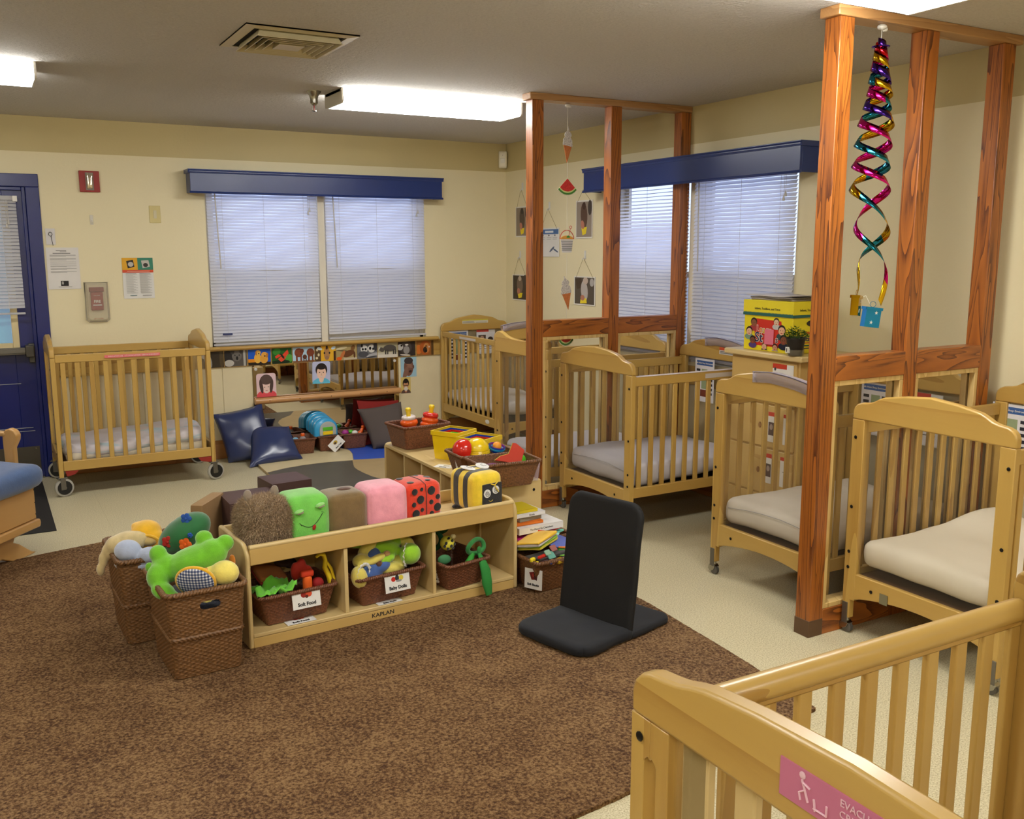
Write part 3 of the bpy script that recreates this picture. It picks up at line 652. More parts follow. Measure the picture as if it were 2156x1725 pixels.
SEAM = M('sheet_seam', (164,160,160), .9)
for o_ in [o for o in bpy.data.objects if o.name.startswith('crib_mattress') and ('tall cabinet' in o.get('label', '') or 'pine crib' in o.get('label', ''))]:
    xs_ = [v.co.x for v in o_.data.vertices]; x0_ = min(xs_); ys_ = [v.co.y for v in o_.data.vertices]; w_ = max(ys_)
    pts_ = []
    for k in range(25):
        y_ = -w_*.86+2*w_*.86*k/24
        c_ = [v.co for v in o_.data.vertices if abs(v.co.y-y_) < .03 and v.co.x < x0_+.12 and abs(v.co.z-(.012+.028*math.sin(PI*(k+2)/28)))<.03]
        if c_: pts_.append((min(q.x for q in c_)-.002, y_, .012+.028*math.sin(PI*(k+2)/28)))
    if len(pts_) > 4: MB().tube(pts_, .0016, 5).build('sheet_seam', SEAM, o_)
# ================================================================== THINGS ON THE WALLS
# wall mirror to the floor with its wooden grab bar
MIR = bpy.data.materials.new('mirror_silver'); MIR.use_nodes = True; _b = MIR.node_tree.nodes['Principled BSDF']
_b.inputs['Base Color'].default_value = (.74,.71,.64,1); _b.inputs['Metallic'].default_value = 1; _b.inputs['Roughness'].default_value = .015
e = thing('wall_mirror', 'wide low wall mirror under the animal pictures, reflecting the cribs', 'mirror', (-1.725, -.012, .02))
MB().box(-.635, .635, -.004, .004, 0, .735).build('mirror_sheet', MIR, e, smooth=0)
for x in (-.61, .60):
    for z in (.69, .10): MB().lathe([(.013,0),(.013,.002),(.008,.004),(.003,.004)], 16, 0, Matrix.Translation((x,-.0045,z)) @ Matrix.Rotation(PI/2, 4, 'X')).build('mirror_clip', M('clip_plastic', (200,196,188), .4), e)
m = MB(); m.tube([(-2.365,-.062,.452), (-1.095,-.062,.452)], .026, 20)
gb = one(MB().tube([(-.635,0,0),(.635,0,0)], .026, 22), 'grab_bar', RAIL, 'round wooden grab bar fixed across the low mirror', 'bar', (-1.73, -.062, .452), bevel=.003)
for x in (-.52,-.27,.0,.26,.5): MB().ell((x,-.0262,.002), (.004,.0015,.004), n=8).build('bolt', BOLT, gb)
for x in (-.6, .6): MB().box(x-.012, x+.012, .02, .048, -.012, .012).build('standoff', RAIL, gb, bevel=.002)

BK, WH, GY = (24,22,20), (228,224,216), (128,124,118)
def card(name, label, cat, w, h, cx, cz, base, shapes, wall='back', off=.004, group=None, tilt=0, rounded=0):
    o = picture(name, w, h, base, shapes, thick=.0025, rounded=rounded)
    o.matrix_basis = (Matrix.Translation((cx, -off, cz)) if wall == 'back' else Matrix.Translation((-off, cx, cz)) @ Matrix.Rotation(-PI/2, 4, 'Z')) @ Matrix.Rotation(tilt, 4, 'Y')
    return tag(o, label, cat, group)
# animal pictures on the board under the sill: centres, widths
G_AN = 'animal pictures under the window'
AN = [
 ('grey elephant trunk picture, first from the left, half behind the crib', (-2.675,0.180), (60,50,36), [('e',.3,.5,.16,.55,15,(150,146,140)),('e',.2,.75,.2,.2,0,(196,192,186)),('e',.9,.5,.08,.6,0,(84,70,46))]),
 ('grey koala picture under the window', (-2.491,0.180), (88,82,76), [('e',.15,.6,.25,.35,20,(44,40,38)),('e',.2,.2,.22,.2,0,(190,186,178)),('e',.55,.62,.22,.32,0,(110,104,98)),('e',.36,.86,.09,.14,0,(70,66,62)),('e',.76,.86,.09,.14,0,(70,66,62)),('e',.56,.48,.05,.12,0,BK),('e',.47,.66,.025,.04,0,BK),('e',.66,.66,.025,.04,0,BK),('r',.84,0,.94,1,(176,172,164))]),
 ('two golden puppies on a blue picture under the window', (-2.301,0.185), (28,88,196), [('r',0,0,1,.18,(40,30,16)),('r',0,.18,.4,.38,(222,140,30)),('e',.42,.42,.16,.3,0,(232,178,70)),('e',.7,.36,.18,.26,0,(222,160,58)),('e',.44,.76,.12,.15,0,(236,188,86)),('e',.72,.62,.14,.17,0,(228,166,64)),('e',.36,.72,.04,.13,10,(190,124,40)),('e',.84,.58,.05,.14,-10,(180,116,38)),('e',.47,.7,.03,.04,0,BK),('e',.74,.54,.035,.05,0,BK)]),
 ('red butterfly on green leaves picture under the window', (-2.117,0.169), (36,92,30), [('e',.25,.75,.2,.2,30,(58,132,44)),('e',.85,.3,.2,.25,0,(84,160,66)),('e',.4,.1,.5,.12,0,(20,40,16)),('p',[(.5,.5),(.8,.85),(.84,.6),(.7,.42)],(226,66,40)),('p',[(.5,.5),(.2,.32),(.15,.45),(.32,.58)],(226,66,40)),('p',[(.48,.46),(.3,.28),(.45,.1),(.6,.2),(.72,.4)],(218,74,44)),('e',.52,.45,.05,.2,35,(30,26,24))]),
 ('two brown elephants picture under the window', (-1.935,0.186), (176,206,226), [('r',0,0,1,.12,(128,92,60)),('e',.28,.62,.2,.28,0,(132,66,40)),('e',.82,.6,.18,.26,0,(126,62,38)),('r',.14,.08,.22,.55,(120,58,34)),('r',.34,.08,.42,.55,(120,58,34)),('r',.7,.08,.78,.5,(116,56,34)),('r',.88,.08,.95,.5,(116,56,34)),('e',.42,.72,.1,.14,0,(112,54,32)),('e',.55,.35,.1,.14,0,(92,52,36)),('r',.48,.08,.53,.3,(84,46,32)),('r',.58,.08,.63,.3,(84,46,32))]),
 ('giraffe face picture under the window', (-1.748,0.181), (226,172,40), [('r',0,0,.28,1,(84,62,40)),('e',.1,.7,.05,.08,0,(216,200,160)),('e',.17,.4,.05,.1,0,(216,200,160)),('e',.08,.2,.06,.08,0,(216,200,160)),('e',.22,.78,.13,.09,-15,(216,228,232)),('e',.9,.8,.12,.1,20,(200,222,236)),('e',.57,.45,.15,.42,0,(176,128,78)),('e',.57,.2,.09,.12,0,(150,112,84)),('e',.45,.5,.04,.06,0,BK),('e',.7,.5,.04,.06,0,BK),('e',.57,.86,.05,.16,0,(60,36,22)),('r',.9,0,1,.6,(60,30,14))]),
 ('brown lizard on dry grass picture under the window', (-1.562,0.184), (170,150,100), [('e',.25,.75,.3,.08,10,(214,200,160)),('e',.3,.6,.3,.05,-8,(106,92,60)),('e',.6,.4,.3,.2,20,(104,62,32)),('e',.82,.75,.1,.18,-30,(122,84,44)),('e',.3,.35,.08,.28,-30,(190,112,60)),('e',.12,.1,.14,.12,0,(226,96,26)),('r',.35,0,1,.14,(196,182,156)),('e',.88,.3,.05,.2,0,(90,52,28))]),
 ('ring tailed lemurs picture under the window', (-1.377,0.183), (110,110,112), [('e',.35,.62,.18,.24,0,(208,206,202)),('e',.72,.62,.18,.26,0,(216,214,208)),('e',.24,.84,.05,.14,0,BK),('e',.28,.6,.05,.08,0,BK),('e',.42,.6,.05,.08,0,BK),('e',.65,.64,.06,.1,0,BK),('e',.8,.6,.05,.08,0,BK),('e',.3,.28,.26,.2,0,(76,76,80)),('e',.8,.2,.35,.12,12,(168,168,170)),('e',.7,.08,.3,.05,8,(60,60,64)),('e',.92,.75,.1,.3,0,(52,52,56))]),
 ('dark rhinoceros on pale ground picture under the window', (-1.189,0.188), (168,160,128), [('r',0,0,1,.2,(214,208,196)),('r',0,.2,1,.34,(196,190,172)),('e',.6,.6,.32,.22,0,(82,76,70)),('e',.2,.52,.14,.14,-25,(84,78,72)),('r',.36,.2,.43,.5,(62,58,54)),('r',.47,.2,.53,.5,(66,60,56)),('r',.76,.2,.83,.5,(58,54,50)),('r',.86,.2,.92,.55,(66,60,56)),('e',.08,.6,.03,.1,-30,(196,190,180))]),
 ('dark seal face picture under the window', (-1.010,0.166), (52,44,40), [('e',.45,.55,.34,.4,0,(74,66,62)),('e',.12,.6,.18,.2,10,(190,186,180)),('e',.48,.4,.18,.26,0,(148,144,142)),('e',.5,.74,.1,.06,0,(214,210,206)),('e',.2,.7,.06,.06,0,BK),('e',.4,.08,.3,.05,-6,(212,206,194))]),
 ('orange lion picture, last on the right under the window', (-0.835,0.166), (150,98,46), [('e',.12,.4,.2,.3,0,(206,116,44)),('e',.5,.5,.32,.48,0,(178,92,36)),('e',.58,.48,.18,.34,0,(196,132,72)),('e',.5,.36,.12,.2,0,(60,42,30)),('e',.56,.6,.04,.05,0,BK),('e',.74,.55,.03,.06,0,WH),('e',.55,.28,.08,.08,0,BK),('r',.86,0,1,1,(92,66,34))]),
]
for i, (lab, (cx, w), base, shp) in enumerate(AN):
    card('animal_picture', lab, 'picture', w-.003, .134, cx, .810+.002*(i % 2), base, shp, off=.0215, group=G_AN, tilt=.01*((i*7) % 3-1))
# two spare cards closing the strip at its right end
def face(base, skin, hair, shirt, extra=()):
    return [('e',.5,.0,.5,.26,0,shirt),('e',.5,.2,.13,.16,0,skin),('e',.5,.62,.33,.3,0,hair),('e',.5,.48,.26,.31,0,skin),('e',.5,.76,.27,.14,0,hair),('e',.4,.5,.035,.022,0,(50,36,32)),('e',.61,.5,.035,.022,0,(50,36,32)),('e',.5,.41,.03,.05,0,tuple(int(c*.88) for c in skin)),('e',.5,.31,.09,.03,0,(200,110,104))]+list(extra)
card('face_picture', 'rounded picture of a sad child in red on the left of the mirror', 'picture', .16, .192, -2.255, .575, (226,196,200), [('e',.5,.0,.55,.3,0,(226,84,92)),('e',.5,.6,.36,.36,0,(84,66,62)),('e',.5,.42,.24,.27,0,(236,206,196)),('e',.5,.72,.3,.2,0,(92,74,68)),('e',.24,.45,.09,.3,8,(80,62,58)),('e',.76,.45,.09,.3,-8,(80,62,58)),('e',.4,.42,.04,.012,0,(70,50,46)),('e',.6,.42,.04,.012,0,(70,50,46)),('e',.5,.27,.06,.012,0,(190,110,110))], off=.020, rounded=.02)
card('face_picture', 'rounded picture of a smiling child in blue on the mirror', 'picture', .155, .188, -1.788, .65, (186,190,220), face(None, (236,198,176), (40,30,28), (96,184,214), [('e',.5,.31,.09,.02,0,WH)]), off=.020, rounded=.02, tilt=.03)
card('face_picture', 'picture of a person covering their eyes, right of the mirror', 'picture', .15, .176, -.99, .645, (158,196,216), [('e',.5,.5,.3,.46,0,(122,86,72)),('e',.5,.82,.28,.17,0,(66,56,56)),('e',.3,.2,.14,.36,-18,(134,98,82)),('e',.55,.6,.2,.05,-10,(150,110,92)),('e',.6,.5,.2,.05,-10,(146,106,90)),('e',.6,.28,.1,.06,10,(60,36,34)),('e',.8,.5,.05,.1,0,(100,70,60))], off=.008)
card('face_picture', 'small picture of a person in glasses, right of the mirror', 'picture', .092, .142, -1.02, .485, (214,190,110), face(None, (196,140,104), (36,26,22), (98,74,66), [('r',.26,.47,.74,.5,(30,26,26)),('e',.5,.28,.2,.14,0,(214,206,196))]), off=.008)

# ---- notices and fittings left of the window
LN = (110,108,106)
sh = [('r',.3,.92,.62,.935,LN),('r',.42,.895,.62,.905,LN),('r',.2,.855,.74,.868,(60,58,58))]
y = .82
for n_ in (3,3,1,1,2,2,2):
    for k in range(n_): sh.append(('r',.1,y,.9 if k < n_-1 or n_ == 1 else .6,y+.008,(150,148,146))); y -= .018
    y -= .03
sh += [('r',.38,.08,.62,.2,(44,40,38)),('e',.44,.15,.03,.04,0,(170,166,160)),('r',.3,.05,.72,.058,LN)]
card('notice_sheet', 'white printed letter taped up beside the blue door', 'notice', .215, .30, -3.69, 1.535, (222,218,214), sh)
sh = [('r',0,.70,.5,1,(222,166,42)),('r',.5,.70,1,1,(60,132,108)),('p',[(.14,.92),(.36,.95),(.4,.78),(.18,.74)],(34,32,34)),('e',.28,.84,.09,.06,0,(190,184,176)),('p',[(.62,.93),(.86,.94),(.9,.78),(.66,.74)],(190,184,176)),('e',.76,.82,.08,.05,0,(60,54,50)),('r',0,.635,1,.70,(206,78,46)),('r',.15,.665,.88,.675,(240,214,196)),('r',.1,.605,.44,.615,LN),('r',.54,.605,.9,.615,LN)]
for cx0, cx1 in ((.1,.46),(.54,.92)):
    yy = .585
    for k in range(22): sh.append(('r',cx0,yy,cx1-.06*((k*5) % 3),yy+.006,(158,156,152))); yy -= .0215
sh += [('r',.2,.07,.42,.085,(70,110,120)),('r',.6,.07,.9,.08,LN)]
card('notice_sheet', 'printed poster with yellow and green photo corners beside the fire alarm pull', 'poster', .22, .305, -3.182, 1.457, (222,220,216), sh)
sh = [('e',.5,.82,.05,.02,0,(90,88,86))]
e = card('wall_plate', 'white wall plate with a black ring key hanging on it, above the printed letter', 'wall plate', .062, .115, -3.76, 1.763, (214,210,210), [], off=.006)
m = MB(); m.tube([(.012*math.cos(a)+.0, -.006, .018+.014*math.sin(a)) for a in [2*PI*k/14 for k in range(14)]], .0018, 6, True); m.cyl((.003,-.006,.004),(.012,-.006,-.065),.0022,.0015,6); m.cyl((0,0,.034),(0,-.009,.034),.002,n=6)
m.build('ring_key', BLACK, e)
RED = M('alarm_red', (150,30,24), .4)
e = one(MB().box(-.068,.068,-.022,0,-.075,.075), 'strobe_alarm', RED, 'square red alarm with a clear strobe lens high on the wall', 'fire alarm', (-3.475, 0, 2.16), bevel=.003)
m = MB(); m.soft(.042,.03,.11,.008, n=6); m.build('strobe_lens', M('strobe_clear', (196,186,166), .08, .6), e, merge=.0005).location = (0,-.03,.002)
m = MB(); m.box(-.027,.027,-.026,-.02,-.062,.062); m.build('lens_frame', M('grey_frame', (132,122,112), .4), e)
e = one(MB().box(-.04,.04,-.006,0,-.064,.064), 'switch_plate', M('almond_plate', (206,190,126), .35), 'almond wall plate with a thermostat slider left of the window', 'wall plate', (-3.034, 0, 1.932), bevel=.002)
MB().box(-.011,.011,-.009,-.006,-.03,.03).build('slider', M('almond_light', (206,196,160), .4), e, bevel=.001)
e = one(MB().box(-.011,.011,-.004,0,-.035,.035), 'adhesive_hook', M('clear_hook', (214,208,196), .2), 'empty clear adhesive hook between the strobe alarm and the letter', 'hook', (-3.478, 0, 1.886), bevel=.002)
MB().tube([(0,-.004,-.006),(0,-.012,-.016),(0,-.012,-.024),(0,-.02,-.018)], .0035, 8).build('hook_tip', M('clear_hook', (214,208,196), .2), e)
# fire alarm pull station under a clear cover
e = thing('fire_alarm_pull', 'red fire alarm pull station under a clear plastic cover', 'fire alarm', (-3.483, 0, 1.29))
m = MB(); m.box(-.042,.042,-.03,0,-.065,.07); pb = m.build('pull_box', M('alarm_red', (150,30,24), .4), e, bevel=.004)
MB().box(-.05,.05,-.034,-.0,.072,.105).build('cover_header', M('dark_red', (140,36,30), .4), e, bevel=.003)
text_mesh('PULL FOR', .010, PAPER, pb, Matrix.Translation((0,-.031,.045)) @ UPR); text_mesh('FIRE', .026, PAPER, pb, Matrix.Translation((0,-.031,.0)) @ UPR, bold=.0006)
MB().box(-.03,.03,-.034,-.03,-.03,-.022).build('pull_handle', PAPER, pb); 
m = MB()
P = [(-.078,-.135),(-.06,-.15),(.06,-.15),(.078,-.135),(.078,.14),(-.078,.14)]
for (a, b), (c, d_) in zip(P, P[1:]+P[:1]): m.add([(a,0,b),(c,0,d_),(c*.85,-.05,d_*.88),(a*.85,-.05,b*.88)], [(0,1,2,3)])
m.add([(a*.85,-.05,b*.88) for a, b in P], [tuple(range(6))]); m.build('clear_shield', glassy('alarm_cover', (210,204,190), .16, .08), e, smooth=0, solid=.002)
m = MB()
for r_, t_ in ((.082,.006),): m.tube([(a, -.004, b) for a, b in P], .006, 8, True)
m.build('shield_rim', glassy('alarm_cover_rim', (206,196,176), .5, .2), e)
text_mesh('LIFT COVER', .012, M('alarm_red', (150,30,24), .4), e, Matrix.Translation((0,-.052,-.125)) @ UPR)
# motion sensor in the corner
e = one(MB().soft(.075,.045,.15,.012, n=8), 'motion_sensor', M('sensor_ivory', (222,214,186), .4), 'ivory motion sensor high in the corner between the two walls', 'sensor', (-.045, -.027, 2.46), rz=-.6, merge=.0004)
MB().box(-.02,.02,-.0245,-.022,-.03,.012).build('sensor_window', M('sensor_lens', (206,198,172), .3), e, bevel=.001)
MB().ell((0,-.024,.038), (.003,.002,.003), n=8).build('indicator', M('dark_dot', (90,30,26), .4), e)

# ---- pictures hung on strings on the right-hand wall
STR = M('jute_string', (146,126,84), .8); HOOK = M('white_hook', (216,214,208), .3)
def hung(label, y0, y1, zt, zb, hook_z, base, shapes, cat='photo', name='hanging_photo', off=.006):
    w = abs(y1-y0); h = zt-zb; cy = (y0+y1)/2; e = thing(name, label, cat, (-off, cy, (zt+zb)/2), -PI/2, 'pictures hung on strings by the corner')
    picture('print', w, h, base, shapes, e)
    m = MB(); dz = hook_z-(zt+zb)/2; m.tube([(-w*.4,-.001,h/2-.01),(0,-.012,dz)], .0013, 5); m.tube([(w*.4,-.001,h/2-.01),(0,-.012,dz)], .0013, 5); m.build('string', STR, e)
    hk = thing('x', None, None); bpy.data.objects.remove(hk)
    k = MB(); k.box(-.011,.011,off-.005,off,dz-.012,dz+.055); k.tube([(0,off-.005,dz+.002),(0,-.014,dz-.006),(0,-.016,dz-.018),(0,-.022,dz-.006)], .004, 8); k.build('wall_hook', HOOK, e, bevel=.001)
    return e
ph = lambda a, b, c: [('r',.04,.04,.96,.96,a),('e',.5,.6,.2,.34,5,b),('e',.5,.85,.1,.1,0,c),('p',[(.35,.28),(.68,.3),(.62,.12),(.42,.08)],(232,206,40)),('e',.42,.36,.1,.12,20,(184,120,98)),('e',.85,.8,.12,.2,0,(70,60,54))]
hung('string-hung photo half behind the farther left post, upper of two, yellow patch', -.19, -.42, 2.04, 1.775, 2.19, WH, ph((138,124,108),(90,76,64),(60,50,44)))
hung('string-hung photo half behind the farther left post, lower of two', -.13, -.40, 1.445, 1.215, 1.60, WH, ph((70,58,46),(120,100,84),(190,170,150)))
hung('string-hung white chart with a blue heading beside the farther left post', -.60, -.92, 1.845, 1.605, 2.005, (222,220,216), [('r',.03,.78,.97,.95,(70,106,158)),('r',.3,.83,.72,.9,(214,220,228)),('e',.2,.74,.03,.03,0,BK),('e',.5,.74,.03,.03,0,BK),('e',.8,.74,.03,.03,0,(90,90,96)),('r',.08,.66,.3,.67,LN),('r',.08,.61,.28,.62,LN),('r',.4,.66,.62,.67,LN),('r',.4,.61,.6,.62,LN),('r',.7,.66,.92,.67,LN),('r',.7,.61,.9,.62,LN),('e',.66,.26,.14,.04,30,(90,102,128)),('e',.84,.22,.14,.03,-20,(90,102,128))], 'chart', 'hanging_chart')
hung('string-hung photo under the end of the navy valance, person over a yellow patch', -1.173, -1.41, 2.05, 1.752, 2.13, WH, ph((150,136,124),(94,70,56),(74,50,40)))
hung('string-hung photo low beside the paper ice cream cone, yellow patch at its bottom', -1.155, -1.46, 1.452, 1.222, 1.60, WH, [('r',.04,.04,.96,.96,(88,78,66)),('p',[(.05,.9),(.35,.95),(.4,.6),(.15,.55)],(74,58,40)),('e',.5,.5,.16,.36,10,(186,178,172)),('e',.55,.85,.12,.12,0,(196,176,160)),('p',[(.3,.06),(.62,.08),(.6,.24),(.34,.28)],(236,212,46)),('e',.42,.26,.1,.1,0,(180,120,96)),('e',.85,.8,.1,.14,0,(176,170,166))])
# ================================================================== FLOOR COVERINGS, SHELVES, BASKETS
def _rug():
    m, nt, b = _base('brown_carpet'); v = _coord(nt)
    n1 = _noise(nt, v, 95, 5, .7); n2 = _noise(nt, v, 5, 3, .6); n3 = _noise(nt, v, 330, 2, .6)
    mx = nt.nodes.new('ShaderNodeMath'); mx.operation = 'MULTIPLY_ADD'; mx.inputs[1].default_value = .18; nt.links.new(n2, mx.inputs[0])
    k = nt.nodes.new('ShaderNodeMath'); k.operation = 'MULTIPLY'; k.inputs[1].default_value = .82; nt.links.new(n1, k.inputs[0]); nt.links.new(k.outputs[0], mx.inputs[2])
    nt.links.new(_ramp(nt, mx.outputs[0], [(.40, srgb((92,54,20))), (.5, srgb((156,112,66))), (.60, srgb((204,160,108)))]), b.inputs['Base Color'])
    b.inputs['Roughness'].default_value = 1; b.inputs['Specular IOR Level'].default_value = .1; b.inputs['Sheen Weight'].default_value = .08
    ad = nt.nodes.new('ShaderNodeMath'); ad.operation = 'ADD'; nt.links.new(n1, ad.inputs[0]); nt.links.new(n3, ad.inputs[1])
    _bump(nt, b, ad.outputs[0], 1, .02); return m
edge = [(-6.4,-2.35),(-4.27,-2.10),(-3.71,-1.965),(-2.62,-1.93),(-1.66,-1.93),(-1.60,-4.3),(-1.66,-5.05),(-1.709,-5.416),(-2.84,-5.545),(-6.4,-5.75)]
pts = []
for (a, b), (c, d_) in zip(edge, edge[1:]+edge[:1]):
    n = max(2, int(math.hypot(c-a, d_-b)/.012))
    for k in range(n):
        t = k/n; x, y = a+(c-a)*t, b+(d_-b)*t; L = math.hypot(c-a, d_-b); q = .004*noise.noise(Vector((x*60, y*60, 0)))+.008*noise.noise(Vector((x*3, y*3, 4)))
        pts.append((x+(d_-b)/L*q, y-(c-a)/L*q))
RZ = .014
one(MB().prism(pts[::-1], 0, RZ, 'Z'), 'carpet_rug', _rug(), 'large brown pile carpet covering the middle of the floor', 'rug', smooth=0)
# folding play mat
mm = lambda n, c: M(n, c, .45, var=.05, vscale=8, bump=.05, bscale=90)
TANM, CRM, GRM, BLM = mm('mat_tan', (176,152,108)), mm('mat_cream', (214,198,156)), mm('mat_grey', (84,80,70)), mm('mat_blue', (52,88,190))
e = thing('play_mat', 'cream, dark grey, tan and blue vinyl play mat on the floor by the mirror', 'play mat', (0,0,0))
m = MB(); m.prism([(-2.505,-1.88),(-.95,-1.88),(-.95,-.03),(-2.42,-.03),(-2.457,-.394),(-2.471,-.755)], 0, .02, 'Z'); m.build('base', TANM, e, bevel=.004)
def flat(name, poly, mat, z=.0204): MB().prism(poly, .018, z, 'Z').build(name, mat, e, smooth=0)
flat('cream_patch', [(-2.471,-.757),(-2.314,-.685),(-2.153,-.646),(-1.961,-.641),(-1.765,-.672),(-1.725,-.55),(-1.69,-.441),(-1.669,-.33),(-1.672,-.257),(-1.69,-.21),(-1.72,-.17),(-1.8,-.10),(-1.86,-.035),(-2.42,-.035),(-2.457,-.394)], CRM)
flat('grey_patch', [(-2.47,-.765),(-2.314,-.693),(-2.153,-.654),(-1.961,-.649),(-1.772,-.68),(-1.79,-.74),(-1.815,-.819),(-1.842,-.91),(-1.85,-1.0),(-1.846,-1.132),(-1.83,-1.277),(-1.79,-1.39),(-1.73,-1.5),(-1.6,-1.65),(-1.5,-1.875),(-2.5,-1.875)], GRM)
flat('blue_patch', [(-1.756,-.662),(-1.543,-.719),(-1.1,-.78),(-1.1,-.04),(-1.84,-.04),(-1.70,-.17),(-1.66,-.257),(-1.664,-.33),(-1.685,-.441),(-1.72,-.55)], BLM)

# ---- low shelf units
def shelf_unit(label, loc, rz, L, D, Hh, divs, lip, seed=0):
    e = thing('toy_shelf', label, 'shelf', loc, rz, 'low wooden toy shelves'); T = .02
    def endpoly(r=.05):
        P = [(0, 0)]
        for k in range(7): a = math.radians(180-15*k); P.append((r+r*math.cos(a), Hh-r+r*math.sin(a)))
        for k in range(7): a = math.radians(90-15*k); P.append((D-.02+.02*math.cos(a), Hh-.02+.02*math.sin(a)))
        return P+[(D, 0)]
    for x in (0, L-T): MB().prism(endpoly(.07 if lip else .03), x, x+T, 'X').build('end_panel', PALE['Z'], e, bevel=.007)
    zt = Hh-(.062 if lip else .02)
    MB().box(T, L-T, .012 if lip else 0, D-.01, zt-.018 if lip else Hh-.026, zt if lip else Hh-.006).build('top_board', PALE['X'], e, bevel=.003)
    MB().box(T, L-T, D-.016, D-.004, .02, Hh-(.05 if lip else .026)).build('back_panel', CAB['X'], e, smooth=0)
    MB().box(T, L-T, .004, D-.016, .045, .062).build('bottom_shelf', PALE['X'], e, bevel=.003)
    MB().box(T, L-T, .006, .024, 0, .044).build('toe_board', CAB['X'], e, bevel=.002)
    if lip:
        MB().box(T, L-T, .004, .022, Hh-.09, Hh-.012).build('front_lip', CAB['X'], e, bevel=.004)
        MB().tube([(T,.013,Hh-.014),(L-T,.013,Hh-.014)], .011, 14).build('lip_moulding', PALE['X'], e)
        MB().box(T, L-T, D-.024, D-.004, Hh-.062, Hh-.005).build('back_lip', PALE['X'], e, bevel=.004)
    for x in divs: MB().box(x-.009, x+.009, .01, D-.016, .062, zt-.018 if lip else Hh-.026).build('divider', PALE['Z'], e, bevel=.002)
    return e
S1R = math.atan2(.095, 1.315)
s1 = shelf_unit('low wooden toy shelf facing the viewer with a row of plush cubes along its top', (-3.38, -3.895, RZ), S1R, 1.345, .38, .45, (.445, .885), True)
text_mesh('KAPLAN', .026, INK, s1, Matrix.Translation((.615, .0055, .022)) @ UPR, sx=1.15, bold=.0004)
s2 = shelf_unit('low wooden toy shelf in the middle of the play corner with baskets on top', (-2.09, -2.175, RZ), -PI/2, 1.315, .375, .45, (.30, .56, .82), False)
MB().ell((1.316, .05, .40), (.002,.008,.008), n=10).build('cam_bolt', BOLT, s2)
m = MB(); m.ell((1.316, .325, .395), (.0025,.008,.008), n=10); m.build('cam_bolt', BOLT, s2)
def S1(x, y, z): return Matrix.Translation((-3.38, -3.895, RZ)) @ Matrix.Rotation(S1R, 4, 'Z') @ Matrix.Translation((x, y, z))
def s1p(x, y, z): p = S1(x, y, z).translation; return (p.x, p.y, p.z)

# ---- wicker baskets with real weave
def _wick(name, rgb, dk):
    m, nt, b = _base(name); v = _coord(nt)
    nt.links.new(_ramp(nt, _noise(nt, v, 120, 3, .6), [(.3, srgb(dk)), (.7, srgb(rgb))]), b.inputs['Base Color']); b.inputs['Roughness'].default_value = .42; return m
WICK = _wick('wicker', (136,90,54), (84,54,32)); WICKR = _wick('red_wicker', (138,86,58), (82,48,34)); WICKT = _wick('tall_wicker', (138,98,60), (84,56,32))
def perim(w, d, r, N):
    segs = [('l',(-w/2+r,-d/2),(w/2-r,-d/2)),('a',(w/2-r,-d/2+r),-90),('l',(w/2,-d/2+r),(w/2,d/2-r)),('a',(w/2-r,d/2-r),0),('l',(w/2-r,d/2),(-w/2+r,d/2)),('a',(-w/2+r,d/2-r),90),('l',(-w/2,d/2-r),(-w/2,-d/2+r)),('a',(-w/2+r,-d/2+r),180)]
    Ls = [w-2*r, PI*r/2, d-2*r, PI*r/2]*2; tot = sum(Ls); out = []
    for i in range(N):
        s = tot*i/N; k = 0
        while s > Ls[k]: s -= Ls[k]; k += 1
        t = s/Ls[k]; g = segs[k]
        if g[0] == 'l':
            p = Vector(g[1]).lerp(Vector(g[2]), t); dv = (Vector(g[2])-Vector(g[1])).normalized(); n = Vector((dv.y, -dv.x))
        else: a = math.radians(g[2]+90*t); n = Vector((math.cos(a), math.sin(a))); p = Vector(g[1])+n*r
        out.append((p, n))
    return out
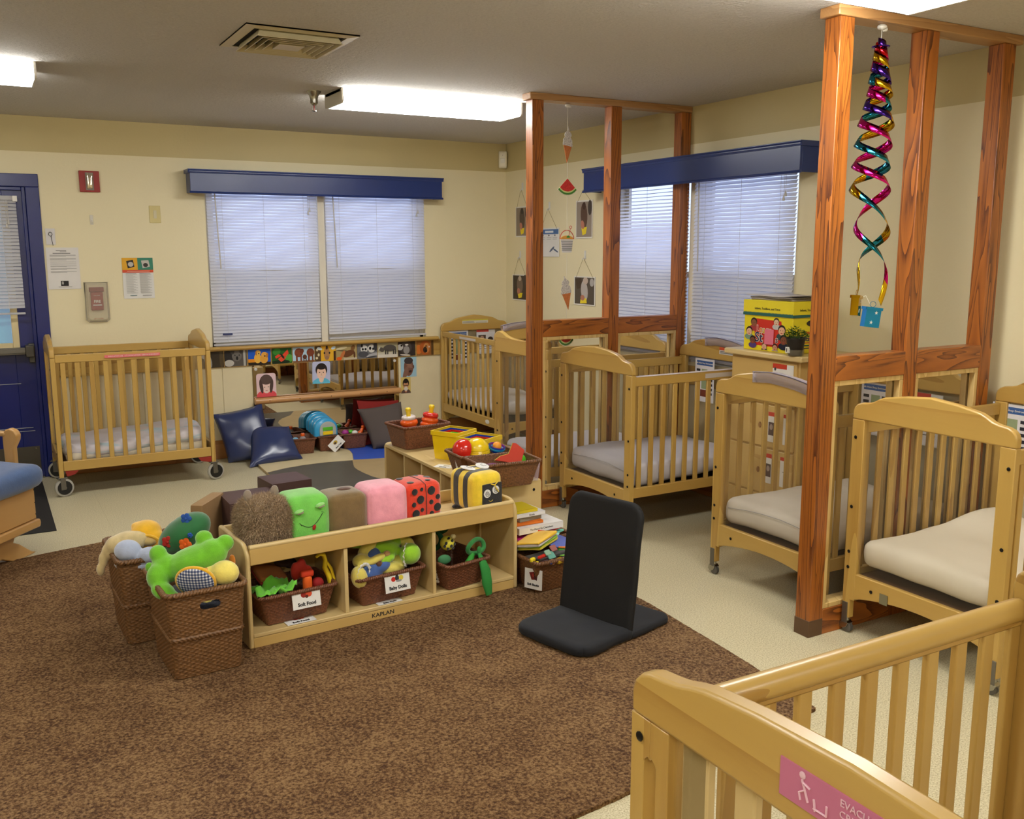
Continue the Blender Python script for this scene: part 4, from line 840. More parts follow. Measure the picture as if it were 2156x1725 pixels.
def basket(name, label, loc, rz, top, bot, h, rows, stakes, mat, amp=.0016, band=None, hole=None, group=None, rim=.007, r=.03, cat='basket'):
    e = thing(name, label, cat, loc, rz, group); N = stakes*4; R = rows*3; P1 = perim(top[0], top[1], r, N); P0 = perim(bot[0], bot[1], r*.8, N); v = []; f = []
    for side in (0, 1):
        for j in range(R+1):
            t = j/R; row = j/3
            for i in range(N):
                p = P0[i][0].lerp(P1[i][0], t); n = P0[i][1].lerp(P1[i][1], t)
                ph = math.cos(PI*(i/4.0)+PI*math.floor(row)); q = amp*((.62+.38*ph)*(.1+.9*abs(math.sin(PI*row+.5)))-.5)
                if band and abs(t-band) < .018: q = amp*2.4*(.6+.4*math.cos(PI*i/2+j*1.2))
                o = q if side == 0 else -.006-q*.6
                v.append((p.x+n.x*o, p.y+n.y*o, h*t+.002))
    def inh(i, j):
        if not hole: return False
        p = P0[i][0].lerp(P1[i][0], j/R); z = h*j/R
        return P0[i][1].y < -.9 and ((p.x-hole[0])/hole[2])**4+((z-hole[1])/hole[3])**4 < 1
    B = (R+1)*N
    for j in range(R):
        for i in range(N):
            if inh(i, j): continue
            k = (i+1) % N; f.append((j*N+i, j*N+k, (j+1)*N+k, (j+1)*N+i)); f.append((B+j*N+k, B+j*N+i, B+(j+1)*N+i, B+(j+1)*N+k))
    f.append(tuple(range(N-1, -1, -1))); f.append(tuple(B+i for i in range(N)))
    if hole:
        for j in range(R):
            for i in range(N):
                if inh(i, j):
                    k = (i+1) % N
                    for (a, b2), (c, d2) in (((i,j),(k,j)),((k,j),(k,j+1)),((k,j+1),(i,j+1)),((i,j+1),(i,j))):
                        pass
    m = MB(); m.v = v; m.f = f; m.mi = [0]*len(f); m.build('woven_body', mat, e, smooth=80)
    m = MB(); K = stakes*6; P = perim(top[0]+.002, top[1]+.002, r, K)
    for s in (0, PI):
        m.tube([(p.x+n.x*rim*.5*math.cos(i*.75+s), p.y+n.y*rim*.5*math.cos(i*.75+s), h+rim*.5*math.sin(i*.75+s)) for i, (p, n) in enumerate(P)], rim*.72, 6, True)
    m.build('braided_rim', mat, e, smooth=80)
    return e
GT = 'tall wicker baskets of plush toys'
tb1 = basket('tall_basket', 'tall tapered wicker basket nearest the viewer, green frog plush on top', (-3.583, -3.872, RZ), .05, (.306,.39), (.262,.335), .352, 44, 74, WICKT, amp=.0034, band=.46, hole=(.01,.288,.038,.017), group=GT, rim=.0105)
tb2 = basket('tall_basket', 'tall tapered wicker basket behind, holding the light blue plush', (-3.69, -3.425, RZ), .03, (.306,.39), (.262,.335), .372, 46, 74, WICKT, amp=.0034, band=.46, group=GT, rim=.0105)
GS = 'label baskets inside the low shelf'
def s1b(name, label, x, y, rz, top, bot, h): p = s1p(x, y, .063); return basket(name, label, p, S1R+rz, top, bot, h, 17, int(sum(top)*130), WICKR, amp=.0034, group=GS, rim=.0085, r=.02)
ba = s1b('wicker_basket', 'wicker basket in the left shelf bay with a Soft Food card', .232, .155, .03, (.345,.25), (.275,.19), .135)
bb = s1b('wicker_basket', 'wicker basket in the middle shelf bay with a Baby Dolls card', .665, .14, .05, (.345,.25), (.275,.19), .135)
bc = s1b('wicker_basket', 'small wicker basket in the right shelf bay holding green toys', 1.04, .13, .12, (.25,.30), (.20,.24), .125)
G2 = 'wicker baskets on the middle shelf'
Z2 = .45+RZ-.006
bg_ = basket('wicker_basket', 'wicker basket holding two ring stackers on the far end of the middle shelf', (-1.925, -2.335, Z2), .12, (.325,.25), (.27,.2), .14, 20, 76, WICKR, group=G2, amp=.0018, rim=.008, r=.02)
bp_ = basket('wicker_basket', 'wicker basket full of shiny red and yellow half balls', (-1.945, -3.235, Z2), -.06, (.33,.225), (.26,.17), .13, 18, 72, WICK, group=G2, amp=.0018, rim=.008, r=.018)
bq_ = basket('wicker_basket', 'wicker basket holding a red boot shape, nearest end of the middle shelf', (-1.94, -3.468, Z2), -.06, (.335,.225), (.26,.17), .13, 18, 72, WICK, group=G2, amp=.0018, rim=.008, r=.018)
G3 = 'small wicker baskets in front of the mirror'
Y3 = -.165
b31 = basket('wicker_basket', 'wicker basket with an orange-capped bottle in front of the mirror', (-2.035, Y3-.01, .021), -.10, (.215,.215), (.18,.17), .125, 16, 56, WICKR, group=G3, rim=.007, r=.018)
b32 = basket('wicker_basket', 'wicker basket under the blue ribbed toy, wooden name card on it', (-1.80, Y3, .021), -.08, (.20,.215), (.165,.17), .125, 16, 56, WICKR, group=G3, rim=.007, r=.018)
b33 = basket('wicker_basket', 'wicker basket with purple and orange toys beside the grey cushion', (-1.585, Y3, .021), -.08, (.215,.215), (.18,.17), .125, 16, 56, WICKR, group=G3, rim=.007, r=.018)
G4 = 'wicker baskets of books beside the shelf'
b41 = basket('wicker_basket', 'wicker basket of cloth books with a Soft Books card, by the black floor seat', (-1.885, -3.81, RZ), .03, (.27,.26), (.225,.2), .155, 18, 66, WICK, amp=.0026, group=G4, rim=.010, r=.02)
b42 = basket('wicker_basket', 'wicker basket behind the cloth books under the stack of storybooks', (-1.80, -3.60+.07, RZ), .04, (.36,.22), (.30,.17), .165, 16, 70, WICK, amp=.0024, group=G4, rim=.009, r=.02)

# name cards
def label_card(label, cat, M4, w, h, text, pic, parent=None, ts=.020):
    e = picture('name_card', w, h, (232,230,226), pic, thick=.001); e.matrix_basis = M4; tag(e, label, cat, 'name cards')
    text_mesh(text, ts, INK, e, Matrix.Translation((0, -.0014, -h*.28)) @ UPR, bold=.0006); return e
apple = [('e',.42,.72,.11,.16,0,(150,40,30)),('e',.6,.72,.11,.16,0,(206,76,44)),('e',.52,.6,.06,.08,0,(90,40,30)),('e',.5,.88,.03,.06,20,(60,70,40))]
dolls = [('e',.35,.68,.09,.13,0,(196,48,36)),('e',.5,.72,.08,.15,0,(54,56,66)),('e',.66,.7,.09,.14,0,(220,200,70)),('e',.5,.88,.05,.06,0,(40,40,46)),('e',.56,.56,.12,.06,0,(150,150,150))]
label_card('white Soft Food card on the left shelf basket', 'name card', S1(.262, .022, .165) @ Matrix.Rotation(-.2, 4, 'X') @ Matrix.Rotation(.02, 4, 'Z'), .128, .082, 'Soft Food', apple, ts=.021)
label_card('white Baby Dolls card on the middle shelf basket', 'name card', S1(.69, .005, .158) @ Matrix.Rotation(-.2, 4, 'X') @ Matrix.Rotation(.05, 4, 'Z'), .128, .085, 'Baby Dolls', dolls, ts=.021)
label_card('Soft Food card lying on the bottom shelf of the left bay', 'name card', S1(.235, .045, .0655) @ Matrix.Rotation(-PI/2, 4, 'X'), .13, .075, 'Soft Food', apple, ts=.019)
label_card('card lying on the bottom shelf under the Baby Dolls basket', 'name card', S1(.655, .03, .0655) @ Matrix.Rotation(-PI/2, 4, 'X') , .12, .05, 'Baby Dolls', [], ts=.015)
label_card('dark toy card leaning in the right shelf bay beside the small basket', 'name card', S1(.918, .10, .125) @ Matrix.Rotation(-1.0, 4, 'Z') @ Matrix.Rotation(.12, 4, 'X'), .10, .085, 'Finger Pets', [('e',.5,.66,.2,.2,0,(70,66,70)),('e',.45,.6,.08,.1,0,(40,40,46))], ts=.013)
label_card('white Soft Books card on the basket of cloth books', 'name card', Matrix.Translation((-2.012, -3.905, .085)) @ Matrix.Rotation(-1.1, 4, 'Z') @ Matrix.Rotation(-.05, 4, 'X'), .10, .10, 'Soft Books', [('p',[(.25,.8),(.6,.9),(.72,.5),(.4,.45)],(120,36,34)),('e',.5,.7,.08,.1,0,(170,60,50)),('p',[(.5,.85),(.75,.8),(.7,.45),(.55,.5)],(70,30,34))], ts=.015)
label_card('tilted wooden toy name card on the basket under the blue ribbed toy', 'name card', Matrix.Translation((-1.775, -.312, .09)) @ Matrix.Rotation(-.75, 4, 'Y') @ Matrix.Rotation(-.1, 4, 'X'), .125, .085, 'Music Toys', [('e',.5,.66,.16,.18,0,(190,160,60)),('e',.46,.62,.09,.1,0,(80,60,60))], ts=.014)
label_card('card lying on top of the middle shelf by the yellow nesting boxes', 'name card', Matrix.Translation((-2.035, -2.955, Z2+.001)) @ Matrix.Rotation(-.9, 4, 'Z') @ Matrix.Rotation(-PI/2, 4, 'X'), .105, .075, 'Nesting', [('r',.4,.6,.75,.75,(150,130,50))], ts=.014)
label_card('bent card standing between the half-ball basket and the shelf edge', 'name card', Matrix.Translation((-2.085, -3.27, .515)) @ Matrix.Rotation(-1.35, 4, 'Z') @ Matrix.Rotation(.16, 4, 'X'), .085, .085, 'Balls', [('e',.5,.65,.16,.18,0,(150,150,156))], ts=.016)

# ---- floor seat
e = thing('floor_chair', 'black folding floor chair with an upright back on the carpet edge', 'chair', (-2.235, -4.685, RZ), math.radians(15))
SEATF = M('black_canvas', (19,21,28), .85, sheen=.05, bump=.25, bscale=260, var=.15, vscale=10); BACKF = M('black_back_fabric', (14,13,15), .8, bump=.2, bscale=300)
m = MB(); m.soft(.33, .425, .05, .024, nz=.004, ns=9, nn=(20,24,4))
def rc(m, hx, hy, r, left=True):
    out = []
    for x, y, z in m.v:
        if (x < 0) == left and abs(x) > hx-r and abs(y) > hy-r:
            sx, sy = (1 if x > 0 else -1), (1 if y > 0 else -1); cx, cy = sx*(hx-r), sy*(hy-r); dx, dy = x-cx, y-cy
            u, v_ = abs(dx)/r, abs(dy)/r; k = max(u, v_)/math.hypot(u, v_) if u or v_ else 1; x, y = cx+dx*k, cy+dy*k
        out.append((x, y, z))
    m.v = out
rc(m, .165, .2125, .08); o = m.build('seat_cushion', SEATF, e, merge=.0006, smooth=70); o.location = (.165, .2125, .026)
m = MB(); m.soft(.30, .425, .034, .015, nz=.002, ns=9, nn=(20,24,4)); rc(m, .15, .2125, .06, False); o = m.build('base_pad', SEATF, e, merge=.0006, smooth=70); o.location = (.455, .2125, .018)
m = MB(); m.soft(.034, .415, .56, .016, nn=(4,24,26)); out = []
for x, y, z in m.v:
    r = .07; hy, hz = .2075, .28
    if z > hz-r and abs(y) > hy-r:
        sy = 1 if y > 0 else -1; dy, dz = y-sy*(hy-r), z-(hz-r); u, v_ = abs(dy)/r, dz/r; k = max(u, v_)/math.hypot(u, v_) if u or v_ else 1; y, z = sy*(hy-r)+dy*k, (hz-r)+dz*k
    out.append((x+.006*noise.noise(Vector((y*5, z*5, 1))), y, z))
m.v = out; o = m.build('backrest', BACKF, e, merge=.0006, smooth=70); o.matrix_basis = Matrix.Translation((.315, .2125, .045)) @ Matrix.Rotation(.13, 4, 'Y') @ Matrix.Translation((0,0,.262))
# ---- glider rocking chair at the left edge
e = thing('glider_chair', 'wooden glider chair with a thick blue seat cushion at the left edge', 'chair', (-4.065, -2.06, 0), math.atan2(.798, .603))
# local X runs along the front edge; the visible corner is the origin, the seat extends to -X and +Y
GW = {a: wood('glider_wood', (170,122,62), (204,158,94), a, 1, .35, .12, .3, .6) for a in 'XYZ'}
BLUEC = M('blue_upholstery', (66,92,136), .95, sheen=.4, bump=.3, bscale=160, var=.08, vscale=30)
MB().box(-.62, -.012, .0, .02, .225, .405).build('front_panel', GW['X'], e, bevel=.004)
MB().box(-.64, .004, -.018, .44, .405, .425).build('seat_ledge', GW['X'], e, bevel=.006)
m = MB(); m.prism([(.0,.175),(.008,.2),(.0,.222),(-.64,.222),(-.64,.175)], -.014, .02, 'Y'); m.build('lower_rail', GW['X'], e, bevel=.008)
m = MB(); m.box(-.03, -.012, .02, .46, .2, .405); m.box(-.62, -.6, .02, .46, .2, .405); m.box(-.6,-.03,.42,.44,.2,.405); m.build('side_panel', GW['Y'], e, bevel=.003)
for z in (.385,.315,.25): MB().ell((-.018,-.001,z), (.0035,.0015,.0035), n=8).build('screw', BOLT, e)
for y in (.10, .40):
    m = MB(); m.prism([(-.06,.175),(-.10,.11),(-.05,.085),(.05,.012),(.085,.0),(-.1,.0),(-.2,.045),(-.44,.045),(-.54,0),(-.72,0),(-.6,.07),(-.54,.11),(-.58,.175)], y-.016, y+.016, 'Y'); m.build('base_runner', GW['X'], e, bevel=.008)
m = MB(); m.box(-.34,-.28,.10,.42,.03,.09); m.build('cross_brace', GW['Y'], e, bevel=.004)
m = MB(); m.soft(.66, .56, .135, .06, nz=.012, ns=5, nn=(24,20,8)); o = m.build('seat_cushion', BLUEC, e, merge=.0006, smooth=70); o.location = (-.30, .22, .482); o.rotation_euler = (.06, 0, 0)
for x in (.045, -.665):
    m = MB(); m.prism([(a-.17, b) for a, b in ((.30,.20),(.30,.60),(.275,.645),(.27,.675),(.285,.70),(.315,.712),(.345,.70),(.36,.675),(.36,.62),(.35,.20))], x-.02, x+.02, 'X'); m.build('arm_post', GW['Z'], e, bevel=.008)
    m = MB(); m.box(x-.025, x+.025, .17, .62, .665, .692); m.build('armrest', GW['Y'], e, bevel=.01)
    m = MB(); m.soft(.08, .34, .05, .024, n=8); o = m.build('arm_pad', BLUEC, e, merge=.0005, smooth=70); o.location = (x, .42, .712)
m = MB(); m.soft(.60, .12, .6, .055, nz=.01, nn=(16,6,16)); o = m.build('back_cushion', BLUEC, e, merge=.0006, smooth=70); o.matrix_basis = Matrix.Translation((-.31, .66, .78)) @ Matrix.Rotation(-.25, 4, 'X')
for x in (-.02, -.60): MB().box(x-.018, x+.018, .56, .60, .20, 1.05, 0, Matrix.Translation((0,.0,0)) @ Matrix.Rotation(-.18, 4, 'X')).build('back_post', GW['Z'], e, bevel=.005)
# ---- soft foam blocks on the floor
BR = M('brown_vinyl', (82,58,54), .5, bump=.05, bscale=60); TN = M('tan_vinyl', (158,126,86), .55, bump=.1, bscale=30)
G = 'foam play blocks on the floor behind the shelf'
def blk(label, mat, sx, sy, sz, loc, rz, ry=0): 
    m = MB(); m.soft(sx, sy, sz, .008, n=8, nz=.002); o = one(m, 'foam_block', mat, label, 'foam block', loc, rz, G, ry=ry, merge=.0004, smooth=50); return o
blk('brown vinyl foam block behind the furry plush cube', BR, .30, .28, .335, (-3.04, -2.62, RZ+.168), 0)
blk('brown vinyl foam block behind the green frog cube', BR, .24, .24, .36, (-2.80, -2.42, RZ+.18), .1)
blk('tan vinyl foam block leaning on the brown one behind the green cushion', TN, .28, .07, .345, (-3.275, -2.63, RZ+.174), .96)
m = MB(); m.soft(.22,.2,.12,.05,n=10); one(m, 'floor_cushion', M('slate_blue_vinyl', (74,88,112), .35), 'small slate blue cushion behind the left end of the toy shelf', 'cushion', (-3.31, -3.12, RZ+.16), .3, rx=.7, merge=.0005, smooth=60)
# ---- cushions by the mirror
def pillow(name, label, P, th, mat, group=None, seed=0):
    """P: four corners (bl, br, tr, tl) in world space"""
    P = [Vector(p) for p in P]; n = 18; nrm = (P[1]-P[0]).cross(P[3]-P[0]).normalized(); v = []; f = []
    for s in (1, -1):
        for j in range(n+1):
            for i in range(n+1):
                a, b = i/n, j/n; u, w = 2*a-1, 2*b-1
                pin = .06*(1-abs(u)**2)*abs(w)**3, .06*(1-abs(w)**2)*abs(u)**3
                a2 = .5+.5*u*(1-pin[1]); b2 = .5+.5*w*(1-pin[0])
                p = (P[0]*(1-a2)+P[1]*a2)*(1-b2)+(P[3]*(1-a2)+P[2]*a2)*b2
                q = th*((1-u*u)*(1-w*w))**.42
                q *= 1+.12*noise.noise(Vector((u*2, w*2, seed))); v.append(p+nrm*q*s*.5)
        b0 = (0 if s == 1 else (n+1)**2)
        for j in range(n):
            for i in range(n): k = b0+j*(n+1)+i; q4 = (k, k+1, k+n+2, k+n+1); f.append(q4 if s == 1 else q4[::-1])
    c = sum(P, Vector())/4; m = MB(); m.add([tuple(x-c) for x in v], f)
    return one(m, name, mat, label, 'cushion', tuple(c), group=group, merge=.0005, smooth=80)
NV = M('navy_vinyl', (38,52,98), .3, spec=.6, bump=.05, bscale=20, coat=.25); GYC = M('taupe_cotton', (84,74,70), .9, bump=.2, bscale=200); RDC = M('dark_red_cotton', (132,22,16), .85, bump=.2, bscale=180)
pillow('cushion', 'larger navy vinyl cushion propped against the wall beside the left crib', [(-2.63,-.20,.0),(-2.27,-.34,.02),(-2.315,-.075,.435),(-2.705,-.06,.375)], .13, NV, seed=1)
pillow('cushion', 'smaller navy vinyl cushion leaning on the larger navy one', [(-2.53,-.47,.005),(-2.10,-.44,.025),(-2.14,-.22,.255),(-2.44,-.16,.27)], .12, NV, seed=2)
pillow('cushion', 'taupe cotton cushion leaning on the red one by the mirror', [(-1.475,-.36,.022),(-1.185,-.47,.03),(-1.15,-.20,.375),(-1.535,-.165,.335)], .12, GYC, seed=3)
pillow('cushion', 'dark red cotton cushion between the mirror and the taupe cushion', [(-1.50,-.20,.024),(-1.14,-.22,.024),(-1.12,-.07,.37),(-1.50,-.06,.395)], .08, RDC, seed=4)
# ================================================================== TOYS
RIGHT = -.51
def PL(name, rgb, **k): return M(name, rgb, .95, sheen=.6, bump=.5, bscale=220, var=.1, vscale=25, **k)
def blob(name, blobs, mat, parent=None, voxel=.006, smooth_it=4):
    m = MB()
    for b in blobs: m.ell(b[0], b[1], b[2] if len(b) > 2 else (0,0,0), n=16)
    o = m.build(name, mat, parent)
    r = o.modifiers.new('remesh', 'REMESH'); r.mode = 'VOXEL'; r.voxel_size = voxel; r.use_smooth_shade = True
    s = o.modifiers.new('smooth', 'SMOOTH'); s.iterations = smooth_it; s.factor = .5
    return o
def toy(name, label, cat, loc, rz=RIGHT, group=None): return thing(name, label, cat, loc, rz, group)
# ---- plush in the tall baskets
GRP = PL('frog_green_plush', (112,190,36)); e = toy('plush_frog', 'bright green plush frog sprawled on the nearest tall wicker basket', 'plush toy', (-3.61, -3.90, .42))
blob('body', [((.025,.01,.02),(.135,.075,.062),(0,-.36,0)), ((-.085,0,-.01),(.062,.055,.06)), ((.10,.01,.055),(.06,.055,.055)), ((.145,.03,.088),(.036,.03,.034)), ((.058,.04,.105),(.036,.03,.032)), ((-.118,.01,.048),(.036,.032,.038)), ((-.105,-.04,-.03),(.045,.045,.055)), ((-.075,-.075,-.075),(.05,.045,.032),(0,.5,0)), ((-.04,-.085,-.098),(.035,.035,.024)), ((-.16,.02,-.01),(.018,.018,.022))], GRP, e)
def _ging():
    m, nt, b = _base('blue_gingham'); v = _coord(nt, (1,1,1)); c = []
    sp = nt.nodes.new('ShaderNodeSeparateXYZ'); nt.links.new(v, sp.inputs[0])
    for ax in ('X', 'Z'):
        k = nt.nodes.new('ShaderNodeMath'); k.operation = 'MULTIPLY'; k.inputs[1].default_value = 85; nt.links.new(sp.outputs[ax], k.inputs[0])
        f = nt.nodes.new('ShaderNodeMath'); f.operation = 'FRACT'; nt.links.new(k.outputs[0], f.inputs[0])
        g = nt.nodes.new('ShaderNodeMath'); g.operation = 'GREATER_THAN'; g.inputs[1].default_value = .5; nt.links.new(f.outputs[0], g.inputs[0]); c.append(g.outputs[0])
    a = nt.nodes.new('ShaderNodeMath'); a.operation = 'ADD'; nt.links.new(c[0], a.inputs[0]); nt.links.new(c[1], a.inputs[1])
    h = nt.nodes.new('ShaderNodeMath'); h.operation = 'MULTIPLY'; h.inputs[1].default_value = .5; nt.links.new(a.outputs[0], h.inputs[0])
    nt.links.new(_ramp(nt, h.outputs[0], [(.0, srgb((226,224,226))), (.5, srgb((122,132,160))), (1, srgb((44,56,98)))]), b.inputs['Base Color']); b.inputs['Roughness'].default_value = .9; return m
GOLD = PL('gold_fleece', (240,184,36)); YEL = PL('lemon_plush', (240,222,110))
e = toy('plush_paddle', 'round blue gingham plush piece with a yellow rim in the nearest tall basket', 'plush toy', (-3.603, -4.012, .388)); e.rotation_euler.x = .3
m = MB(); m.ell((0,0,0), (.074,.02,.066), n=28); m.build('gingham_face', _ging(), e)
m = MB(); m.tube([(.074*math.cos(a), .004, .066*math.sin(a)) for a in [2*PI*k/28 for k in range(28)]], .007, 8, True); m.build('yellow_rim', GOLD, e)
e = toy('plush_duck', 'pale yellow plush head beside the gingham piece in the nearest tall basket', 'plush toy', (-3.498, -4.0, .405))
blob('head', [((.01,0,0),(.058,.048,.05)), ((-.045,0,.0),(.03,.03,.03))], YEL, e); m = MB(); m.ell((-.062,-.015,.0), (.024,.016,.026), n=12); m.build('orange_beak', PL('orange_fleece', (232,140,40)), e)
e = toy('plush_rabbit', 'tan plush rabbit tucked behind the yellow plush head', 'plush toy', (-3.50, -3.86, .40)); blob('limb', [((0,0,0),(.05,.03,.03)), ((.045,0,-.01),(.03,.03,.028))], PL('tan_plush', (196,170,110)), e)
m = MB(); m.ell((.075,0,.012), (.014,.012,.028), n=10); m.build('orange_cuff', PL('orange_fleece', (232,140,40)), e)
DG = M('dark_green_velour', (26,104,52), .7, sheen=.5, bump=.1, bscale=120, var=.08, vscale=12)
e = toy('plush_turtle', 'dark green plush cushion with felt flowers leaning across both tall baskets', 'plush toy', (-3.575, -3.665, .487))
m = MB(); m.ell((0,0,0), (.125,.085,.072), (0,-.62,0), n=32); out = []
for x, y, z in m.v:
    a = math.atan2(z, x); q = 1+.012*math.sin(a*34)*(abs(math.sin(a-.62))**4); out.append((x*q, y*q, z*q))
m.v = out; m.build('shell_body', DG, e)
def flower(c, r, mat, nm):
    m = MB()
    for k in range(5): a = 2*PI*k/5; m.ell((c[0]+r*.6*math.cos(a), c[1], c[2]+r*.6*math.sin(a)), (r*.5,.006,r*.5), n=8)
    m.ell((c[0], c[1]-.005, c[2]), (r*.3,.006,r*.3), n=8); m.build(nm, mat, e)
F = lambda n, c: M(n, c, .8)
flower((.03,-.084,-.02), .026, F('orange_felt', (236,100,24)), 'orange_flower'); flower((-.045,-.075,-.012), .024, F('red_felt', (170,34,24)), 'red_flower'); flower((.03,-.055,.082), .022, F('blue_felt', (38,84,170)), 'blue_flower'); flower((.052,-.082,.018), .011, F('blue_felt', (38,84,170)), 'blue_flower'); flower((-.035,-.06,.018), .011, F('yellow_felt', (228,190,40)), 'yellow_flower')
m = MB(); m.lathe([(.008,0),(.008,.004)], 14, 0, Matrix.Translation((.008,-.082,-.058)) @ Matrix.Rotation(PI/2, 4, 'X')); m.build('white_button', WHITE, e)
picture('care_tag', .045, .028, (232,230,226), [('r',.1,.2,.9,.3,(120,118,116)),('r',.1,.5,.9,.6,(120,118,116)),('r',.1,.75,.6,.85,(120,118,116))], e, Tm((.12,-.045,-.03), 0, -.5, .5))
m = MB(); m.ell((-.062,-.03,-.085), (.02,.03,.022), n=10); m.build('green_foot', DG, e); m = MB(); m.ell((-.068,-.062,-.088), (.012,.006,.026), n=10); m.build('yellow_trim', GOLD, e)
SKY = PL('powder_blue_plush', (176,186,212))
e = toy('plush_bird', 'powder blue plush with a large round head in the rear tall basket', 'plush toy', (-3.79, -3.565, .40)); blob('body', [((0,0,.02),(.056,.05,.046)), ((.045,.0,-.005),(.03,.03,.028)), ((.09,0,.0),(.042,.04,.036)), ((.02,.02,-.04),(.09,.06,.04))], SKY, e)
m = MB(); m.ell((.123,-.02,-.006), (.007,.012,.01), n=8); m.build('red_nose', PL('red_plush', (190,40,36)), e)
e = toy('plush_hat', 'golden yellow fleece cap over a beige plush head in the rear tall basket', 'plush toy', (-3.695, -3.44, .445)); blob('cap', [((0,0,.012),(.066,.06,.05)), ((.03,-.02,-.012),(.055,.045,.04)), ((-.03,0,.035),(.035,.03,.02))], GOLD, e)
m = MB(); m.ell((.022,-.048,-.015), (.042,.028,.022), (0,.1,0), n=14); m.build('beige_face', PL('beige_plush', (206,176,110)), e)
m = MB(); m.tube([(.022+.05*math.cos(a), -.055-.006*math.sin(a), -.017+.028*math.sin(a)) for a in [2*PI*k/20 for k in range(20)]], .005, 8, True); m.build('brim', GOLD, e)
BG = PL('cream_plush', (210,188,136)); e = toy('plush_dog', 'cream plush dog drooping its long ear over the left rim of the rear tall basket', 'plush toy', (-3.81, -3.50, .40)); blob('body', [((.02,.05,.03),(.075,.05,.045)), ((-.03,.03,.02),(.05,.045,.042),(0,-.4,0)), ((-.06,.02,-.005),(.03,.028,.035)), ((-.082,.01,-.04),(.02,.02,.035)), ((-.092,.0,-.08),(.018,.018,.03)), ((.05,.05,.045),(.05,.04,.03))], BG, e)
e = toy('plush_ball', 'yellow toy seen through the handle hole of the nearest tall basket', 'plush toy', (-3.575, -3.97, .30)); m = MB(); m.ell((0,0,0), (.045,.035,.03), n=14); m.build('ball_cover', YEL, e)
# filling plush so the baskets are not hollow
for lab, loc, c in (('dark navy plush deep inside the nearest tall basket', (-3.59,-3.87,.27), (40,44,60)), ('grey plush deep inside the rear tall basket', (-3.69,-3.43,.30), (96,92,90))):
    e = toy('plush_toy', lab, 'plush toy', loc, 0); blob('body', [((0,0,0),(.13,.16,.06)), ((.04,.05,.02),(.08,.08,.05))], PL('dark_plush_%d' % c[0], c), e, .01)

# ---- plush cubes on the shelf
GC = 'cube-shaped plush animals on the shelf'
def cube(name, label, x, y, rz, s, mats, mif=None, sz=None, r=.03):
    p = s1p(x, y, .388+(sz or s)/2+.002); e = thing(name, label, 'plush toy', p, S1R+rz, GC)
    m = MB(); m.soft(s, s*.97, sz or s, r, n=16, puff=s*.05, nz=.003, ns=8, seed=x*9, mif=mif); m.build('cube_body', mats, e, merge=.0005, smooth=80); return e
# furry bear
FUR = M('grey_brown_fur', (128,108,86), .9, sheen=.3, var=.45, vscale=90)
e = cube('plush_bear_cube', 'shaggy grey-brown furry plush cube at the left end of the shelf', .138, .165, .12, .20, FUR, r=.05)
rnd = random.Random(3); v = []; f = []
base = [o for o in e.children][0].data
base.calc_loop_triangles(); tris = list(base.loop_triangles); areas = [t.area for t in tris]
for t in rnd.choices(tris, areas, k=15000):
    a, b, c = [base.vertices[i].co for i in t.vertices]; u, w = rnd.random(), rnd.random()
    if u+w > 1: u, w = 1-u, 1-w
    p = a+(b-a)*u+(c-a)*w; n = t.normal; L = .016+.012*rnd.random()
    d = (n*.8+Vector((rnd.uniform(-.7,.7), rnd.uniform(-.7,.7), rnd.uniform(-.9,.35)))+Vector((.6*noise.noise(p*22), 0, .6*noise.noise(p*22+Vector((5,5,5)))))).normalized()
    s = d.cross(Vector((rnd.random(), rnd.random(), rnd.random()))).normalized()*.0011; k = len(v); v += [tuple(p-s), tuple(p+s), tuple(p+d*L)]; f.append((k, k+1, k+2))
m = MB(); m.add(v, f)
def _fur():
    mt, nt, b = _base('fur_strands'); vv = _coord(nt); nt.links.new(_ramp(nt, _noise(nt, vv, 130, 3, .6), [(.32, srgb((124,102,76))), (.5, srgb((180,154,124))), (.68, srgb((222,200,170)))]), b.inputs['Base Color']); b.inputs['Roughness'].default_value = .8; return mt
m.build('fur', _fur(), e, smooth=0)
for x in (-.06, .065): MB().ell((x,.02,.125), (.019,.013,.026), n=12).build('ear', PL('grey_plush', (150,134,118)), e)
# frog
FG = PL('mint_green_plush', (120,206,84)); FGL = PL('pale_green_plush', (150,214,120))
e = cube('plush_frog_cube', 'light green frog plush cube with a stitched smile and red tongue', .318, .175, -.03, .185, FG, sz=.205)
m = MB(); n = 18; m.tube([(-.045+.10*k/n, -.0985-.0015, -.012-.035*math.sin(PI*k/n*.98)+.038*(k/n)) for k in range(n+1)], .0013, 6); m.tube([(-.05,-.1,-.004),(-.041,-.1,-.02)], .001, 6); m.tube([(.05,-.1,.032),(.062,-.1,.026)], .001, 6); m.build('stitched_smile', BLACK, e)
m = MB(); m.ell((.015,-.1005,-.034), (.008,.002,.013), (0,.3,0), n=12); m.build('red_tongue', F('red_felt', (206,42,30)), e)
for x, z in ((-.05,.045),(.045,.062)):
    m = MB(); m.ell((x,-.1,z), (.022,.014,.009), (0,-.25,0), n=14); er = m.build('eyelid', FGL, e); m = MB(); m.ell((x+.004,-.108,z-.006), (.015,.006,.004), (0,-.25,0), n=12); m.build('grey_underside', PL('grey_plush', (150,134,118)), er)
for x in (-.02, .075): MB().ell((x,-.1,-.088), (.022,.03,.014), n=12).build('foot', FG, e)
